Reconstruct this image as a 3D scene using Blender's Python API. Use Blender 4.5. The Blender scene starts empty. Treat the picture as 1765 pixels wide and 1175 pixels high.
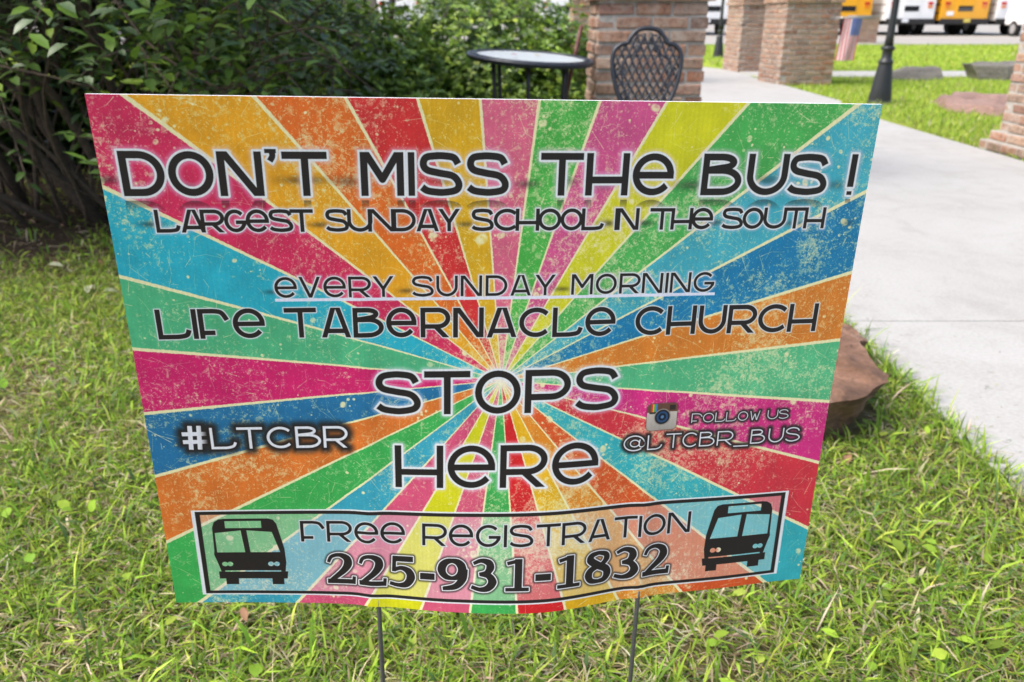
import bpy, bmesh, math, random
import numpy as np
from mathutils import Vector, Matrix
R = math.radians
scene = bpy.context.scene
col = scene.collection

# ------------------------------------------------------------------ camera, light, exposure
CAM_H = 0.95
PITCH = math.atan(560 / 1365.0)
cd = bpy.data.cameras.new('camera'); cam = bpy.data.objects.new('camera', cd); col.objects.link(cam)
cam.location = (0, 0, CAM_H); cam.rotation_euler = (math.pi / 2 - PITCH, 0, 0)
cd.sensor_width = 36.0; cd.lens = 1365 / 1765 * 36; cd.clip_start = 0.05; cd.clip_end = 600
cd.dof.use_dof = True; cd.dof.focus_distance = 0.70; cd.dof.aperture_fstop = 9.5
scene.camera = cam
world = bpy.data.worlds.new('World'); scene.world = world; world.use_nodes = True
wn = world.node_tree; bg = wn.nodes['Background']
sky = wn.nodes.new('ShaderNodeTexSky'); sky.sky_type = 'NISHITA'; sky.sun_disc = False
SUN_EL, SUN_AZ = 54, 252          # azimuth clockwise from +Y: the light comes from the left
sky.sun_elevation = R(SUN_EL); sky.sun_rotation = R(SUN_AZ)
sky.air_density = 1.0; sky.dust_density = 4.5; sky.ozone_density = 1.0
wn.links.new(sky.outputs[0], bg.inputs[0]); bg.inputs[1].default_value = 0.15
sd = bpy.data.lights.new('sun', 'SUN'); sd.energy = 1.4; sd.angle = R(25); sd.color = (1.0, 0.95, 0.87)
so = bpy.data.objects.new('sun', sd); col.objects.link(so)
sv = Vector((math.sin(R(SUN_AZ)) * math.cos(R(SUN_EL)), math.cos(R(SUN_AZ)) * math.cos(R(SUN_EL)), math.sin(R(SUN_EL))))
so.rotation_euler = sv.to_track_quat('Z', 'Y').to_euler()
scene.view_settings.view_transform = 'Standard'; scene.view_settings.look = 'None'
scene.view_settings.exposure = 1.08; scene.view_settings.gamma = 1.0
scene.view_settings.use_curve_mapping = False

rng = np.random.default_rng(7); random.seed(7)

# ------------------------------------------------------------------ helpers
def tag(o, label=None, cat=None, group=None, kind=None):
    if label: o['label'] = label
    if cat: o['category'] = cat
    if group: o['group'] = group
    if kind: o['kind'] = kind
    return o
def empty(name, loc=(0, 0, 0), rz=0.0, **k):
    o = bpy.data.objects.new(name, None); col.objects.link(o)
    o.location = loc; o.rotation_euler = (0, 0, rz); o.empty_display_size = 0.1
    return tag(o, **k)
def link(name, me, parent=None, loc=(0, 0, 0), rot=(0, 0, 0), **k):
    o = bpy.data.objects.new(name, me); col.objects.link(o)
    o.location = loc; o.rotation_euler = rot
    if parent: o.parent = parent
    return tag(o, **k)
class MB:
    """collects polygons; build() links them as one mesh object"""
    def __init__(s): s.v = []; s.f = []
    def add(s, vs, fs):
        n = len(s.v); s.v += [tuple(v) for v in vs]; s.f += [tuple(i + n for i in f) for f in fs]; return s
    def box(s, c, d, rz=0.0, taper=1.0):
        x, y, z = d[0] / 2, d[1] / 2, d[2] / 2; vs = []
        for sz in (-1, 1):
            t = taper if sz > 0 else 1
            for sx, sy in ((-1, -1), (1, -1), (1, 1), (-1, 1)):
                a, b = sx * x * t, sy * y * t
                vs.append((c[0] + a * math.cos(rz) - b * math.sin(rz), c[1] + a * math.sin(rz) + b * math.cos(rz), c[2] + sz * z))
        return s.add(vs, [(3, 2, 1, 0), (4, 5, 6, 7), (0, 1, 5, 4), (1, 2, 6, 5), (2, 3, 7, 6), (3, 0, 4, 7)])
    def tube(s, pts, r, n=8, closed=False):
        pts = [Vector(p) for p in pts]; m = len(pts)
        rr = r if hasattr(r, '__len__') else [r] * m
        vs = []; prev = None
        for i, p in enumerate(pts):
            if closed: t = pts[(i + 1) % m] - pts[i - 1]
            else: t = pts[min(i + 1, m - 1)] - pts[max(i - 1, 0)]
            t = t.normalized() if t.length > 1e-9 else Vector((0, 0, 1))
            if prev is None:
                a = Vector((0, 0, 1)) if abs(t.z) < 0.9 else Vector((1, 0, 0)); u = t.cross(a).normalized()
            else:
                u = (prev - t * prev.dot(t)).normalized()
            prev = u; w = t.cross(u)
            for k in range(n):
                a = 2 * math.pi * k / n; vs.append(p + (u * math.cos(a) + w * math.sin(a)) * rr[i])
        fs = []
        for i in range(m if closed else m - 1):
            j = (i + 1) % m
            for k in range(n): fs.append((i * n + k, i * n + (k + 1) % n, j * n + (k + 1) % n, j * n + k))
        if not closed: fs += [tuple(range(n - 1, -1, -1)), tuple(range((m - 1) * n, m * n))]
        return s.add(vs, fs)
    def lathe(s, prof, n=24, c=(0, 0, 0)):
        vs = []; m = len(prof)
        for r, z in prof:
            for k in range(n): a = 2 * math.pi * k / n; vs.append((c[0] + r * math.cos(a), c[1] + r * math.sin(a), c[2] + z))
        fs = []
        for i in range(m - 1):
            for k in range(n): fs.append((i * n + k, i * n + (k + 1) % n, (i + 1) * n + (k + 1) % n, (i + 1) * n + k))
        fs += [tuple(range(n - 1, -1, -1)), tuple(range((m - 1) * n, m * n))]
        return s.add(vs, fs)
    def mesh(s, name, m, smooth=False):
        me = bpy.data.meshes.new(name); me.from_pydata(s.v, [], s.f); me.update()
        for q in (m if isinstance(m, (list, tuple)) else [m]): me.materials.append(q)
        if smooth: me.shade_smooth()
        return me
    def build(s, name, m, parent=None, smooth=False, bevel=0, **k):
        o = link(name, s.mesh(name, m, smooth), parent, **k)
        if bevel:
            b = o.modifiers.new('bevel', 'BEVEL'); b.width = bevel; b.segments = 2; b.limit_method = 'ANGLE'; b.harden_normals = False
        return o
def np_mesh(name, V, F, m, colors=None, smooth=False):
    """V (n,3), F (k,3|4) -> mesh with optional per-vertex colour attribute 'Col'"""
    me = bpy.data.meshes.new(name); n, k = len(V), F.shape[1]
    me.vertices.add(n); me.vertices.foreach_set('co', V.astype(np.float32).ravel())
    me.loops.add(F.size); me.loops.foreach_set('vertex_index', F.astype(np.int32).ravel())
    me.polygons.add(len(F)); me.polygons.foreach_set('loop_start', (np.arange(len(F)) * k).astype(np.int32))
    if colors is not None:
        a = me.attributes.new('Col', 'FLOAT_COLOR', 'POINT')
        a.data.foreach_set('color', np.c_[colors, np.ones(n)].astype(np.float32).ravel())
    me.update(calc_edges=True); me.validate(); me.materials.append(m)
    if smooth: me.shade_smooth()
    return me

# ------------------------------------------------------------------ materials
class NT:
    def __init__(s, name):
        s.m = bpy.data.materials.new(name); s.m.use_nodes = True; s.t = s.m.node_tree; s.b = s.t.nodes['Principled BSDF']
    def n(s, ty, **k):
        q = s.t.nodes.new(ty)
        for a, b in k.items():
            if a[0] == '_': q.inputs[int(a[1:])].default_value = b
            else: setattr(q, a, b)
        return q
    def l(s, a, b): s.t.links.new(a, b)
def ramp(nt, stops, src):
    r = nt.n('ShaderNodeValToRGB'); e = r.color_ramp.elements
    while len(e) < len(stops): e.new(0.5)
    for el, (p, c) in zip(e, stops): el.position = p; el.color = (*c, 1)
    nt.l(src, r.inputs[0]); return r
def noise(nt, scale, detail=4, rough=0.6, vec=None, dist=0.0):
    q = nt.n('ShaderNodeTexNoise'); q.inputs['Scale'].default_value = scale; q.inputs['Detail'].default_value = detail
    q.inputs['Roughness'].default_value = rough; q.inputs['Distortion'].default_value = dist
    if vec is not None: nt.l(vec, q.inputs['Vector'])
    return q
def bump(nt, src, strength=0.3, dist=0.01):
    q = nt.n('ShaderNodeBump'); q.inputs['Strength'].default_value = strength; q.inputs['Distance'].default_value = dist
    nt.l(src, q.inputs['Height']); nt.l(q.outputs[0], nt.b.inputs['Normal']); return q
def simple(name, c, rough=0.5, metal=0.0, var=0.12, sc=20, bmp=0.1, spec=0.5, coat=0.0):
    nt = NT(name); tc = nt.n('ShaderNodeTexCoord').outputs['Object']
    nz = noise(nt, sc, 5, 0.65, tc)
    lo = tuple(x * (1 - var) for x in c); hi = tuple(min(1, x * (1 + var)) for x in c)
    r = ramp(nt, [(0.3, lo), (0.7, hi)], nz.outputs[0]); nt.l(r.outputs[0], nt.b.inputs['Base Color'])
    nt.b.inputs['Roughness'].default_value = rough; nt.b.inputs['Metallic'].default_value = metal
    nt.b.inputs['Specular IOR Level'].default_value = spec; nt.b.inputs['Coat Weight'].default_value = coat
    if bmp: bump(nt, nz.outputs[0], bmp, 0.004)
    return nt.m
def foliage_mat(name, rough=0.45, trans=0.3, spec=0.5):
    nt = NT(name); at = nt.n('ShaderNodeAttribute'); at.attribute_name = 'Col'
    tc = nt.n('ShaderNodeTexCoord').outputs['Object']; nz = noise(nt, 60, 3, 0.6, tc)
    mx = nt.n('ShaderNodeHueSaturation'); nt.l(at.outputs['Color'], mx.inputs['Color'])
    mr = nt.n('ShaderNodeMapRange'); mr.inputs[3].default_value = 0.75; mr.inputs[4].default_value = 1.25
    nt.l(nz.outputs[0], mr.inputs[0]); nt.l(mr.outputs[0], mx.inputs['Value'])
    nt.l(mx.outputs[0], nt.b.inputs['Base Color']); nt.b.inputs['Roughness'].default_value = rough
    nt.b.inputs['Specular IOR Level'].default_value = spec
    tr = nt.n('ShaderNodeBsdfTranslucent'); nt.l(mx.outputs[0], tr.inputs['Color'])
    ms = nt.n('ShaderNodeMixShader'); ms.inputs[0].default_value = trans
    out = nt.t.nodes['Material Output']
    nt.l(nt.b.outputs[0], ms.inputs[1]); nt.l(tr.outputs[0], ms.inputs[2]); nt.l(ms.outputs[0], out.inputs[0])
    return nt.m
def concrete_mat(name, c, dirt=(0.36, 0.33, 0.28)):
    nt = NT(name); tc = nt.n('ShaderNodeTexCoord').outputs['Object']
    a = noise(nt, 1.3, 6, 0.6, tc); b = noise(nt, 90, 4, 0.7, tc); v = nt.n('ShaderNodeTexVoronoi'); v.inputs['Scale'].default_value = 55
    nt.l(tc, v.inputs['Vector'])
    r1 = ramp(nt, [(0.25, dirt), (0.55, c)], a.outputs[0])
    r2 = ramp(nt, [(0.35, (0.86, 0.85, 0.83)), (0.6, (1, 1, 1))], b.outputs[0])
    r3 = ramp(nt, [(0.0, (1.25, 1.22, 1.15)), (0.13, (1, 1, 1))], v.outputs[0])
    m1 = nt.n('ShaderNodeMix', data_type='RGBA', blend_type='MULTIPLY'); m1.inputs[0].default_value = 1
    nt.l(r1.outputs[0], m1.inputs[6]); nt.l(r2.outputs[0], m1.inputs[7])
    m2 = nt.n('ShaderNodeMix', data_type='RGBA', blend_type='MULTIPLY'); m2.inputs[0].default_value = 0.6
    nt.l(m1.outputs[2], m2.inputs[6]); nt.l(r3.outputs[0], m2.inputs[7])
    st = noise(nt, 4.5, 8, 0.72, tc, 0.8); r4 = ramp(nt, [(0.36, (0.90, 0.895, 0.88)), (0.52, (1, 1, 1)), (0.72, (1.04, 1.04, 1.04))], st.outputs[0])
    v2 = nt.n('ShaderNodeTexVoronoi'); v2.inputs['Scale'].default_value = 9; nt.l(tc, v2.inputs['Vector']); r5 = ramp(nt, [(0.0, (0.62, 0.6, 0.56)), (0.055, (0.95, 0.95, 0.94)), (0.09, (1, 1, 1))], v2.outputs[0])
    m3 = nt.n('ShaderNodeMix', data_type='RGBA', blend_type='MULTIPLY'); m3.inputs[0].default_value = 1; nt.l(m2.outputs[2], m3.inputs[6]); nt.l(r4.outputs[0], m3.inputs[7])
    m4 = nt.n('ShaderNodeMix', data_type='RGBA', blend_type='MULTIPLY'); m4.inputs[0].default_value = .35; nt.l(m3.outputs[2], m4.inputs[6]); nt.l(r5.outputs[0], m4.inputs[7])
    nt.l(m4.outputs[2], nt.b.inputs['Base Color']); nt.b.inputs['Roughness'].default_value = 0.9
    bump(nt, b.outputs[0], 0.25, 0.003); return nt.m
def brick_mat():
    nt = NT('old_brick'); oi = nt.n('ShaderNodeObjectInfo'); tc = nt.n('ShaderNodeTexCoord').outputs['Object']
    ge = nt.n('ShaderNodeNewGeometry'); mu = nt.n('ShaderNodeMath', operation='ADD'); nt.l(oi.outputs['Random'], mu.inputs[0]); nt.l(ge.outputs['Random Per Island'], mu.inputs[1])
    fr = nt.n('ShaderNodeMath', operation='FRACT'); nt.l(mu.outputs[0], fr.inputs[0])
    va = nt.n('ShaderNodeVectorMath', operation='SCALE'); va.inputs[0].default_value = (31, 17, 23); nt.l(fr.outputs[0], va.inputs['Scale'])
    vb = nt.n('ShaderNodeVectorMath', operation='ADD'); nt.l(tc, vb.inputs[0]); nt.l(va.outputs[0], vb.inputs[1])
    r = ramp(nt, [(0.0, (0.34, 0.15, 0.085)), (0.15, (0.36, 0.22, 0.15)), (0.3, (0.24, 0.12, 0.08)), (0.42, (0.36, 0.25, 0.18)), (0.55, (0.20, 0.13, 0.10)),
                  (0.68, (0.40, 0.25, 0.165)), (0.82, (0.30, 0.17, 0.125)), (1.0, (0.42, 0.29, 0.21))], fr.outputs[0]); r.color_ramp.interpolation = 'LINEAR'
    n1 = noise(nt, 14, 6, 0.7, vb.outputs[0]); n2 = noise(nt, 45, 5, 0.7, vb.outputs[0])
    pale = ramp(nt, [(0.46, (0, 0, 0)), (0.66, (0.7, 0.7, 0.7))], n1.outputs[0])
    m1 = nt.n('ShaderNodeMix', data_type='RGBA'); nt.l(pale.outputs[0], m1.inputs[0]); nt.l(r.outputs[0], m1.inputs[6]); m1.inputs[7].default_value = (0.42, 0.35, 0.29, 1)
    dk = ramp(nt, [(0.32, (0.36, 0.33, 0.31)), (0.52, (1, 1, 1))], n2.outputs[0])
    m2 = nt.n('ShaderNodeMix', data_type='RGBA', blend_type='MULTIPLY'); m2.inputs[0].default_value = 0.85
    nt.l(m1.outputs[2], m2.inputs[6]); nt.l(dk.outputs[0], m2.inputs[7])
    nt.l(m2.outputs[2], nt.b.inputs['Base Color']); nt.b.inputs['Roughness'].default_value = 0.92
    bump(nt, n2.outputs[0], 0.6, 0.006); return nt.m
def rock_mat(name, stops, sc=3.0):
    nt = NT(name); tc = nt.n('ShaderNodeTexCoord').outputs['Object']
    mp = nt.n('ShaderNodeMapping'); mp.inputs['Scale'].default_value = (1, 1, 3); mp.inputs['Rotation'].default_value = (0.2, 0.1, 0.4); nt.l(tc, mp.inputs[0])
    a = noise(nt, sc, 8, 0.65, mp.outputs[0], 0.6); b = noise(nt, sc * 14, 6, 0.7, tc)
    r = ramp(nt, stops, a.outputs[0]); dk = ramp(nt, [(0.3, (0.6, 0.58, 0.56)), (0.6, (1.05, 1.05, 1.05))], b.outputs[0])
    m2 = nt.n('ShaderNodeMix', data_type='RGBA', blend_type='MULTIPLY'); m2.inputs[0].default_value = 0.9
    nt.l(r.outputs[0], m2.inputs[6]); nt.l(dk.outputs[0], m2.inputs[7]); nt.l(m2.outputs[2], nt.b.inputs['Base Color'])
    nt.b.inputs['Roughness'].default_value = 0.85
    ad = nt.n('ShaderNodeMath', operation='ADD'); nt.l(a.outputs[0], ad.inputs[0]); nt.l(b.outputs[0], ad.inputs[1])
    bump(nt, ad.outputs[0], 0.6, 0.02); return nt.m

M_brick = brick_mat()
M_mortar = simple('mortar', (0.38, 0.355, 0.32), 0.95, var=0.25, sc=30, bmp=0.6)
M_conc = concrete_mat('concrete', (0.40, 0.397, 0.385), (0.36, 0.355, 0.338))
M_conc2 = concrete_mat('concrete_aged', (0.30, 0.29, 0.265), (0.24, 0.22, 0.19))
M_park = concrete_mat('parking_concrete', (0.36, 0.34, 0.315), (0.31, 0.29, 0.265))
M_black = simple('black_cast_metal', (0.028, 0.032, 0.042), 0.38, 0.3, sc=60, bmp=0.25)
M_rust = simple('brown_painted_metal', (0.13, 0.05, 0.04), 0.5, 0.2, var=0.3, sc=40)
M_post = simple('black_post_paint', (0.02, 0.022, 0.026), 0.4, 0.1, sc=40)
M_wire = simple('galvanised_wire', (0.16, 0.17, 0.18), 0.45, 0.7, sc=200)
M_steel = simple('silver_metal', (0.6, 0.62, 0.66), 0.3, 0.9)
M_white = simple('white_bus_paint', (0.78, 0.79, 0.8), 0.3, coat=0.3, var=0.03, bmp=0)
M_yel = simple('yellow_bus_paint', (0.75, 0.36, 0.012), 0.3, coat=0.3, var=0.04, bmp=0)
M_glass = simple('dark_window_glass', (0.015, 0.018, 0.022), 0.08, spec=0.8, bmp=0)
M_rub = simple('black_rubber', (0.015, 0.015, 0.016), 0.7)
M_under = simple('black_undercarriage', (0.02, 0.02, 0.022), 0.7)
M_red = simple('red_lens', (0.5, 0.03, 0.02), 0.2, bmp=0); M_amb = simple('amber_lens', (0.75, 0.22, 0.02), 0.2, bmp=0)
M_rim = simple('silver_rim', (0.55, 0.55, 0.56), 0.35, 0.5)
M_grey = simple('grey_stripe', (0.32, 0.30, 0.29), 0.5, bmp=0)
M_leafD = foliage_mat('dark_shrub_leaf', 0.42, 0.22, 0.55)
M_leafA = foliage_mat('azalea_leaf', 0.36, 0.25, 0.6)
M_grass = foliage_mat('grass_blade', 0.6, 0.38, 0.25)
M_litter = foliage_mat('dry_leaf', 0.75, 0.15, 0.2)
M_bark = simple('shrub_bark', (0.085, 0.063, 0.045), 0.9, var=0.5, sc=50, bmp=0.6)

# ------------------------------------------------------------------ the ground
def ground_mat():
    nt = NT('lawn_soil'); tc = nt.n('ShaderNodeTexCoord').outputs['Object']
    sp = nt.n('ShaderNodeSeparateXYZ'); nt.l(tc, sp.inputs[0])
    a = noise(nt, 45, 8, 0.75, tc); b = noise(nt, 0.7, 4, 0.6, tc); c = noise(nt, 9, 6, 0.7, tc)
    near = ramp(nt, [(0.3, (0.05, 0.04, 0.022)), (0.5, (0.14, 0.12, 0.05)), (0.68, (0.24, 0.20, 0.11))], a.outputs[0])
    far = ramp(nt, [(0.3, (0.20, 0.27, 0.03)), (0.5, (0.28, 0.35, 0.04)), (0.72, (0.36, 0.41, 0.07))], c.outputs[0])
    big = ramp(nt, [(0.35, (0.82, 0.9, 0.8)), (0.65, (1.1, 1.08, 1.0))], b.outputs[0])
    fm = nt.n('ShaderNodeMix', data_type='RGBA', blend_type='MULTIPLY'); fm.inputs[0].default_value = 1
    nt.l(far.outputs[0], fm.inputs[6]); nt.l(big.outputs[0], fm.inputs[7])
    mr = nt.n('ShaderNodeMapRange'); mr.inputs[1].default_value = 4; mr.inputs[2].default_value = 9; nt.l(sp.outputs[1], mr.inputs[0])
    mx = nt.n('ShaderNodeMix', data_type='RGBA'); nt.l(mr.outputs[0], mx.inputs[0]); nt.l(near.outputs[0], mx.inputs[6]); nt.l(fm.outputs[2], mx.inputs[7])
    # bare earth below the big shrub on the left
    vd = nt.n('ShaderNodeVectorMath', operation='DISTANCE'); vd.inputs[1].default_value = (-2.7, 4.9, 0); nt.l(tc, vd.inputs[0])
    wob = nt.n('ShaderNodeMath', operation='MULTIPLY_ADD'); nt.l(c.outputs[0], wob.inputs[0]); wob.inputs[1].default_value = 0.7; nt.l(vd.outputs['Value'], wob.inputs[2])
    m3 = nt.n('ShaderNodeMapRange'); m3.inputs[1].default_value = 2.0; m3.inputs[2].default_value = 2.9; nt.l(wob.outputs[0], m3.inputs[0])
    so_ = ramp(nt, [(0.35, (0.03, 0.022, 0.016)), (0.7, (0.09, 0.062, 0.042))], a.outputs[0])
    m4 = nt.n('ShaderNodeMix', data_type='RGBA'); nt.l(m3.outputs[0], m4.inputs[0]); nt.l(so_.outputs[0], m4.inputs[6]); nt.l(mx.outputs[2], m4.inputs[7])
    nt.l(m4.outputs[2], nt.b.inputs['Base Color']); nt.b.inputs['Roughness'].default_value = 0.95; nt.b.inputs['Specular IOR Level'].default_value = 0.15
    bump(nt, a.outputs[0], 0.8, 0.02); return nt.m
g = MB(); xs = [-250, -40, -8, 0, 8, 40, 250]; ys = [-60, -4, 4, 12, 40, 120, 400]
g.add([(x, y, 0) for y in ys for x in xs], [(j * 7 + i, j * 7 + i + 1, (j + 1) * 7 + i + 1, (j + 1) * 7 + i) for j in range(6) for i in range(6)])
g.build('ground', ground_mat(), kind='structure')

def slab(parent, poly, z0, z1, m=M_conc, name='slab'):
    b = MB(); n = len(poly)
    b.add([(x, y, z0) for x, y in poly] + [(x, y, z1) for x, y in poly],
          [tuple(range(n - 1, -1, -1)), tuple(range(n, 2 * n))] + [(i, (i + 1) % n, n + (i + 1) % n, n + i) for i in range(n)])
    return b.build(name, m, parent, bevel=0.006)
path = empty('path', kind='structure')
J = 0.004
def wav(a, b, n, f):   # irregular slab edge
    return [f(a + (b - a) * i / n) for i in range(n + 1)]
def strip(y0, y1, m):
    L = wav(y0 + J, y1 - J, 6, lambda y: (1.085 + 0.012 * math.sin(3.1 * y) + 0.006 * math.sin(11 * y), y))
    Rr = wav(y1 - J, y0 + J, 6, lambda y: (3.55 + 0.01 * math.sin(2.1 * y), y))
    slab(path, L + Rr, -0.06, 0.022, m)
strip(-2.2, 0.25, M_conc2); strip(0.25, 1.47, M_conc2); strip(1.47, 2.44, M_conc); strip(2.44, 6.1, M_conc)
slab(path, [(1.085, 6.108), (3.55, 6.108), (3.58, 7.8), (3.72, 9.3), (3.9, 9.752), (1.085, 9.752)], -0.06, 0.022)
slab(path, [(1.085, 9.76), (3.9, 9.76), (3.96, 12.2), (3.98, 13.9), (1.085, 13.9)], -0.06, 0.022)
slab(path, [(1.085, 13.908), (4.02, 13.908), (4.06, 15.7), (3.5, 17.4), (1.085, 18.2)], -0.06, 0.022)
xp = empty('crossing_path', kind='structure')
for i in range(7):
    x0 = 4.1 + i * 2.4; slab(xp, [(x0, 13.85), (x0 + 2.392, 13.85), (x0 + 2.392, 15.25), (x0, 15.25)], -0.06, 0.024)
pk = MB(); pk.add([(-45, 30, 0.03), (70, 30, 0.03), (70, 120, 0.05), (-45, 120, 0.05), (-45, 30, -0.1), (70, 30, -0.1)], [(0, 1, 2, 3), (4, 5, 1, 0)])
pk.build('parking_lot', M_park, kind='structure')

# ------------------------------------------------------------------ grass
def blades(P, length, width, lean, az, cols, tip=(1.15, 1.12, 1.05), segs=2):
    """P (n,3). a bent tapering blade per point: 5 verts, 3 triangles (segs=2) or 3 verts, 1 triangle"""
    n = len(P); d = np.c_[np.cos(az), np.sin(az), np.zeros(n)]; s = np.c_[-np.sin(az), np.cos(az), np.zeros(n)]
    tw = rng.normal(0, 0.6, n)[:, None]; s = s * np.cos(tw) + np.c_[np.zeros(n), np.zeros(n), np.ones(n)] * np.sin(tw) * 0.6
    up = np.array([0, 0, 1.0]); W = width[:, None] / 2; L = length[:, None]
    l1 = lean[:, None]; l2 = np.clip(l1 + rng.uniform(0.1, 0.9, n)[:, None], None, 1.75)
    mid = P + (d * np.sin(l1) + up * np.cos(l1)) * L * 0.5; tp = mid + (d * np.sin(l2) + up * np.cos(l2)) * L * 0.5
    if segs == 1:
        V = np.stack([P - s * W, P + s * W, tp], 1).reshape(-1, 3); F = np.arange(3 * n).reshape(n, 3); C = np.repeat(cols, 3, 0); return V, F, C
    V = np.stack([P - s * W * 0.7, P + s * W * 0.7, mid - s * W, mid + s * W, tp], 1).reshape(-1, 3)
    o = (np.arange(n) * 5)[:, None]
    F = np.stack([o + [0, 1, 3], o + [0, 3, 2], o + [2, 3, 4]], 1).reshape(-1, 3)
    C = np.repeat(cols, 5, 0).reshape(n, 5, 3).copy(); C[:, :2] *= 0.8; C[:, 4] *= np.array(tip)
    return V, F, C.reshape(-1, 3)
PAL = np.array([[0.135, 0.24, 0.03], [0.22, 0.36, 0.038], [0.31, 0.46, 0.048], [0.42, 0.52, 0.08], [0.115, 0.20, 0.065],
                [0.50, 0.44, 0.24], [0.60, 0.52, 0.37], [0.26, 0.18, 0.11]])
def grass_cols(n, p):
    c = PAL[rng.choice(len(PAL), n, p=p)]; return np.clip(c * rng.normal(1, 0.22, (n, 1)) * rng.normal(1, 0.06, (n, 3)), 0.005, 1)
def near_patch(n, y0, y1, L, Wd, xr):
    y = rng.uniform(y0, y1, n * 2); x = rng.uniform(-1, 1, n * 2) * xr(y) ; k = x < 1.075 + 0.02 * np.sin(13 * y) + 0.012 * np.sin(37 * y) + rng.normal(0, .008, n * 2)
    x, y = x[k][:n], y[k][:n]
    bare = ((x + 2.7) ** 2 + (y - 4.9) ** 2) ** .5 + 0.25 * np.sin(9 * x + 5 * y) < rng.uniform(1.45, 2.6, len(x))
    rock = ((x - .68) / .28) ** 2 + ((y - 1.84) / .20) ** 2 < .9
    thin = np.sin(3.1 * x + 1.7 * y) * np.sin(2.3 * y - 4.1 * x + 1) + 0.5 * np.sin(9.1 * x - 7.3 * y) * np.sin(8.1 * x + 11.0 * y)
    keep = ~(bare & (rng.random(len(x)) < .93)) & ~rock & (rng.random(len(x)) < np.clip(0.92 - 0.45 * (thin > .55), 0, 1))
    x, y, thin = x[keep], y[keep], thin[keep]; m = len(x)
    # blades gather in runners: pull toward random clump centres
    cx = np.round(x / 0.035) * 0.035 + 0.012 * np.sin(91 * y + 40 * x); cy = np.round(y / 0.035) * 0.035 + 0.012 * np.sin(77 * x - 51 * y)
    x = x * 0.62 + cx * 0.38; y = y * 0.62 + cy * 0.38
    P = np.c_[x, y, rng.uniform(0, 0.012, m)]
    straw = rng.random(m) < (0.34 + 0.34 * np.clip(thin, 0, 1))
    cg = grass_cols(m, [.20, .27, .24, .13, .10, .03, .02, .01]); cs = grass_cols(m, [0, 0, 0, .10, 0, .38, .32, .20])
    C = np.where(straw[:, None], cs, cg)
    ln = rng.gamma(5, L / 5, m) * np.where(straw, .9, 1); lean = np.where(straw, rng.normal(1.35, .16, m), np.abs(rng.normal(0.9, .38, m)))
    P[:, 2] = np.where(straw, rng.uniform(0.002, .02, m), P[:, 2])
    wd = rng.gamma(8, Wd / 8, m) * np.where(straw, .55, 1)
    az = rng.uniform(0, 2 * np.pi, m)
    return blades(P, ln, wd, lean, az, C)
def merge(parts):
    V, F, C = [], [], []; o = 0
    for v, f, c in parts: V.append(v); F.append(f + o); C.append(c); o += len(v)
    return np.concatenate(V), np.concatenate(F), np.concatenate(C)
hw = lambda y: 0.66 * (0.925 * y + .36) + .12
pl = [near_patch(98000, 0.55, 1.9, .040, .0036, hw), near_patch(90000, 1.9, 3.2, .043, .0044, hw), near_patch(52000, 3.2, 5.2, .05, .0068, hw)]
# the fine fringe along the edge of the slabs
n = 5200; y = rng.uniform(.9, 4.5, n); P = np.c_[1.075 + rng.normal(0, .012, n), y, np.zeros(n)]
pl.append(blades(P, rng.gamma(5, .01, n), rng.gamma(8, .0005, n), np.abs(rng.normal(.6, .4, n)), rng.uniform(0, 6.3, n), grass_cols(n, [.2, .28, .26, .1, .06, .04, .04, .02])))
# a few long broad blades standing proud of the lawn
n = 230; y = rng.uniform(.8, 2.6, n); P = np.c_[rng.uniform(-1, 1, n) * hw(y), y, np.zeros(n)]; P = P[P[:, 0] < 1.05]; n = len(P)
pl.append(blades(P, rng.uniform(.07, .13, n), rng.uniform(.006, .010, n), rng.uniform(.3, 1.2, n), rng.uniform(0, 6.3, n), grass_cols(n, [.2, .4, .3, .1, 0, 0, 0, 0])))
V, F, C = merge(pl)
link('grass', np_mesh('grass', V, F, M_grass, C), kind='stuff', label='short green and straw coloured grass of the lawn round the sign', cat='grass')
# lawn beyond the path
def lawn_ok(x, y):
    a = (x > 3.62 + np.clip(y - 7, 0, 3) * .11) & (y < 13.85); b = (y > 15.25) & (x > 4.15)
    c = (y > 18.3) & (x <= 4.15) | ((x < 1.05) & (y > 5))
    return a | b | c
n = 130000; y = 5.6 + 10.0 * rng.random(n) ** 1.2; x = rng.uniform(3.5, 11.5, n); k = lawn_ok(x, y) & (np.abs(x) < .7 * (y + .5)); x, y = x[k], y[k]; n = len(x)
p1 = blades(np.c_[x, y, np.zeros(n)], rng.gamma(6, .009, n), rng.gamma(8, .0013, n), np.abs(rng.normal(.5, .35, n)), rng.uniform(0, 6.3, n), grass_cols(n, [.03, .16, .36, .37, 0, .04, .03, .01]) * .95, segs=1)
n = 70000; y = 15.2 + 15 * rng.random(n) ** 1.3; x = rng.uniform(2, 22, n); k = lawn_ok(x, y) & (x < .75 * y); x, y = x[k], y[k]; n = len(x)
p2 = blades(np.c_[x, y, np.zeros(n)], rng.gamma(6, .010, n), rng.gamma(8, .003, n), np.abs(rng.normal(.5, .35, n)), rng.uniform(0, 6.3, n), grass_cols(n, [.02, .14, .38, .42, 0, .03, .01, 0]) * .98, segs=1)
V, F, C = merge([p1, p2])
link('grass', np_mesh('lawn_grass', V, F, M_grass, C), kind='stuff', label='bright mown lawn beyond the concrete path', cat='grass')

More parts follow.
